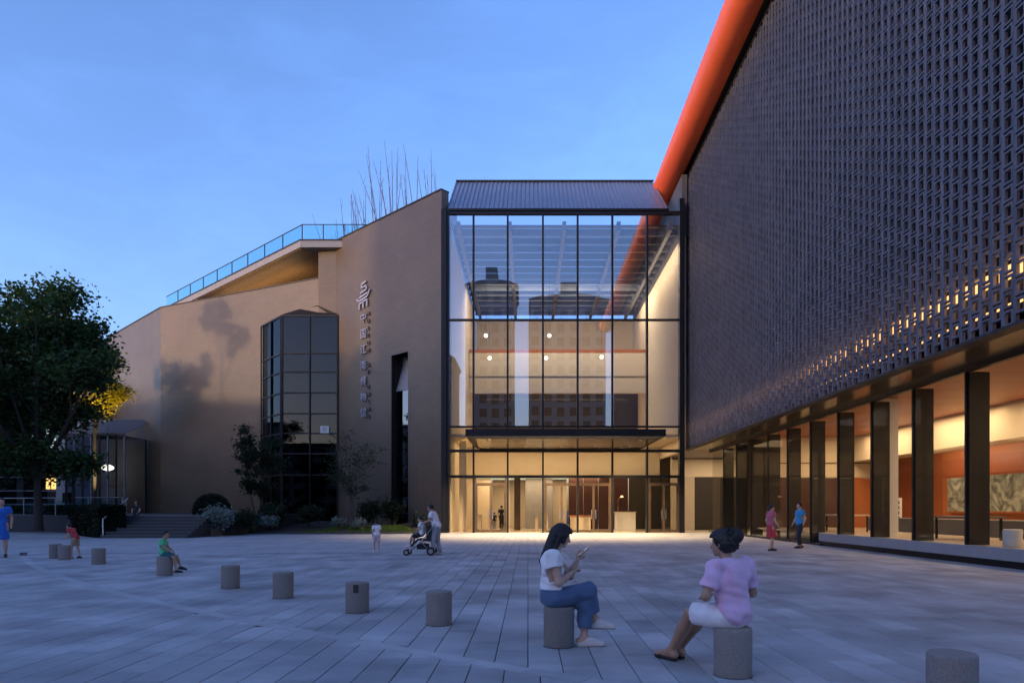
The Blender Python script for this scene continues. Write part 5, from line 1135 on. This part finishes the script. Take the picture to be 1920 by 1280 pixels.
# family with stroller
p = gd(706, 1034); person('toddler in white top and pale pink shorts walking away near the lawn', p, R(20), stand(stride=.28), .64, WHITE, PALEP, 'short', ('shoe', SHOEW), SK, .026, hem=.88, lowlen=.85, child=True, hands=False, wide=1.15)
p = gd(819, 1040); JM = stand(stride=.2, bend=.3); JM['wrL'] = (-.2, .52, 1.02); JM['wrR'] = (.2, .52, 1.02); JM['elL'] = (-.25, .2, 1.12); JM['elR'] = (.25, .2, 1.12)
person('person in white T-shirt and grey trousers pushing the stroller', p, R(82), JM, 1.0, WHITE, GREYT, 'short', ('shoe', SHOEW), SK2, .024, hem=.86, lowlen=1.9, wide=1.12, hands=False)
sp_ = gd(786, 1040); JS = dict(JC); 
JSt = {k: (v[0], v[1], v[2]) for k, v in JC.items()}; person('child in white shirt riding in the black stroller', (sp_.x + .05, sp_.y, .12), R(75), JSt, .72, WHITE, DARKC, 'short', ('shoe', SHOEW), SK, .026, hem=.74, lowlen=.9, child=True, hands=False)
sr = thing('stroller', 'black stroller with a child in front of the person in white', 'stroller', (sp_.x, sp_.y, 0))
sx, sy = sp_.x, sp_.y
MB().prism([(sx + .02, sy - .22), (sx + .38, sy - .22), (sx + .38, sy + .22), (sx + .02, sy + .22)], [.50, .45, .45, .50], [.56, .52, .52, .56]).build('seat', DARKC, sr)
MB().prism([(sx + .26, sy - .23), (sx + .40, sy - .23), (sx + .40, sy + .23), (sx + .26, sy + .23)], .46, 1.0).build('backrest', DARKC, sr)
MB().prism([(sx - .26, sy - .18), (sx - .02, sy - .18), (sx - .02, sy + .18), (sx - .26, sy + .18)], [.28, .50, .50, .28], [.33, .55, .55, .33]).build('footrest', DARKC, sr)
MB().box(sx - .05, sx + .3, sy - .2, sy + .2, .2, .38).build('basket', DARKC, sr)
for q in (-.25, .25):
    MB().tube([(sx - .38, sy + q, .1), (sx + .1, sy + q, .45), (sx + .55, sy + q, 1.02)], .016, 7).build('side_tube', M['steel'], sr); MB().tube([(sx + .40, sy + q, .14), (sx + .05, sy + q, .5)], .016, 7).build('rear_leg', M['steel'], sr)
    for wx, wr_ in ((sx - .38, .1), (sx + .42, .14)):
        wq = MB().tube([(wx, sy + q * 1.08 - .025, wr_), (wx, sy + q * 1.08 + .025, wr_)], wr_, 18).build('wheel', M['rubber'], sr); MB().tube([(wx, sy + q * 1.08 - .03, wr_), (wx, sy + q * 1.08 + .03, wr_)], wr_ * .55, 14).build('rim', M['steel'], wq)
MB().tube([(sx + .55, sy - .25, 1.02), (sx + .55, sy + .25, 1.02)], .02, 8).build('handle', M['rubber'], sr)
# others
p = gd(3, 1044); person('person in a bright blue dress walking at the picture edge', p, R(-150), stand(stride=.14), 1.08, BLUE, None, 'short', ('shoe', SHOED), SK, .024, sleeve=.5, skirt=('dress', (0, 0, .52), .2), hands=False)
p = gd(142, 1046); person('small child in a red top bending forward by the paired bollards', p, R(80), stand(stride=.3, bend=.55), .66, RED, BEIGE, 'short', ('shoe', SHOED), SK, .026, hem=.86, lowlen=.8, child=True, hands=False)
p = gd(1446, 1032); person('person in a rose top and red skirt walking past the gallery columns', p, R(-80), stand(stride=.2), .97, ROSE, RED, 'pony', ('shoe', SHOED), SK, .024, hem=.92, skirt=('skirt', (0, .02, .5), .2), hands=False)
p = gd(1500, 1027); person('person in a sky blue T-shirt and dark trousers walking by the gallery plinth', p, R(100), stand(stride=.22), 1.02, SKYB, DARKC, 'short', ('shoe', SHOED), SK, .024, hem=.86, lowlen=1.9, wide=1.1, hands=False)
JP = dict(JC); p = at(258, 966, 38.9); person('person in dark clothes sitting on the top step of the terrace', (p.x, 38.75, .52), R(-165), JC, .92, DARKC, DARKC, 'short', ('shoe', SHOEW), SK, .028, hem=.74, lowlen=1.8, hands=False)
p = gd(928, 993.5); person('small dark dressed child standing inside the lobby', (p.x, 49.0, .02), R(10), stand(), .74, DARKC, GREYT, 'short', ('shoe', SHOED), SK, .03, hem=.86, lowlen=1.9, hands=False)
person('tall dark dressed adult standing inside the lobby', (p.x + .5, 49.3, .02), R(-20), stand(stride=.1), 1.02, DARKC, DARKC, 'short', ('shoe', SHOED), SK, .03, hem=.86, lowlen=1.9, hands=False)
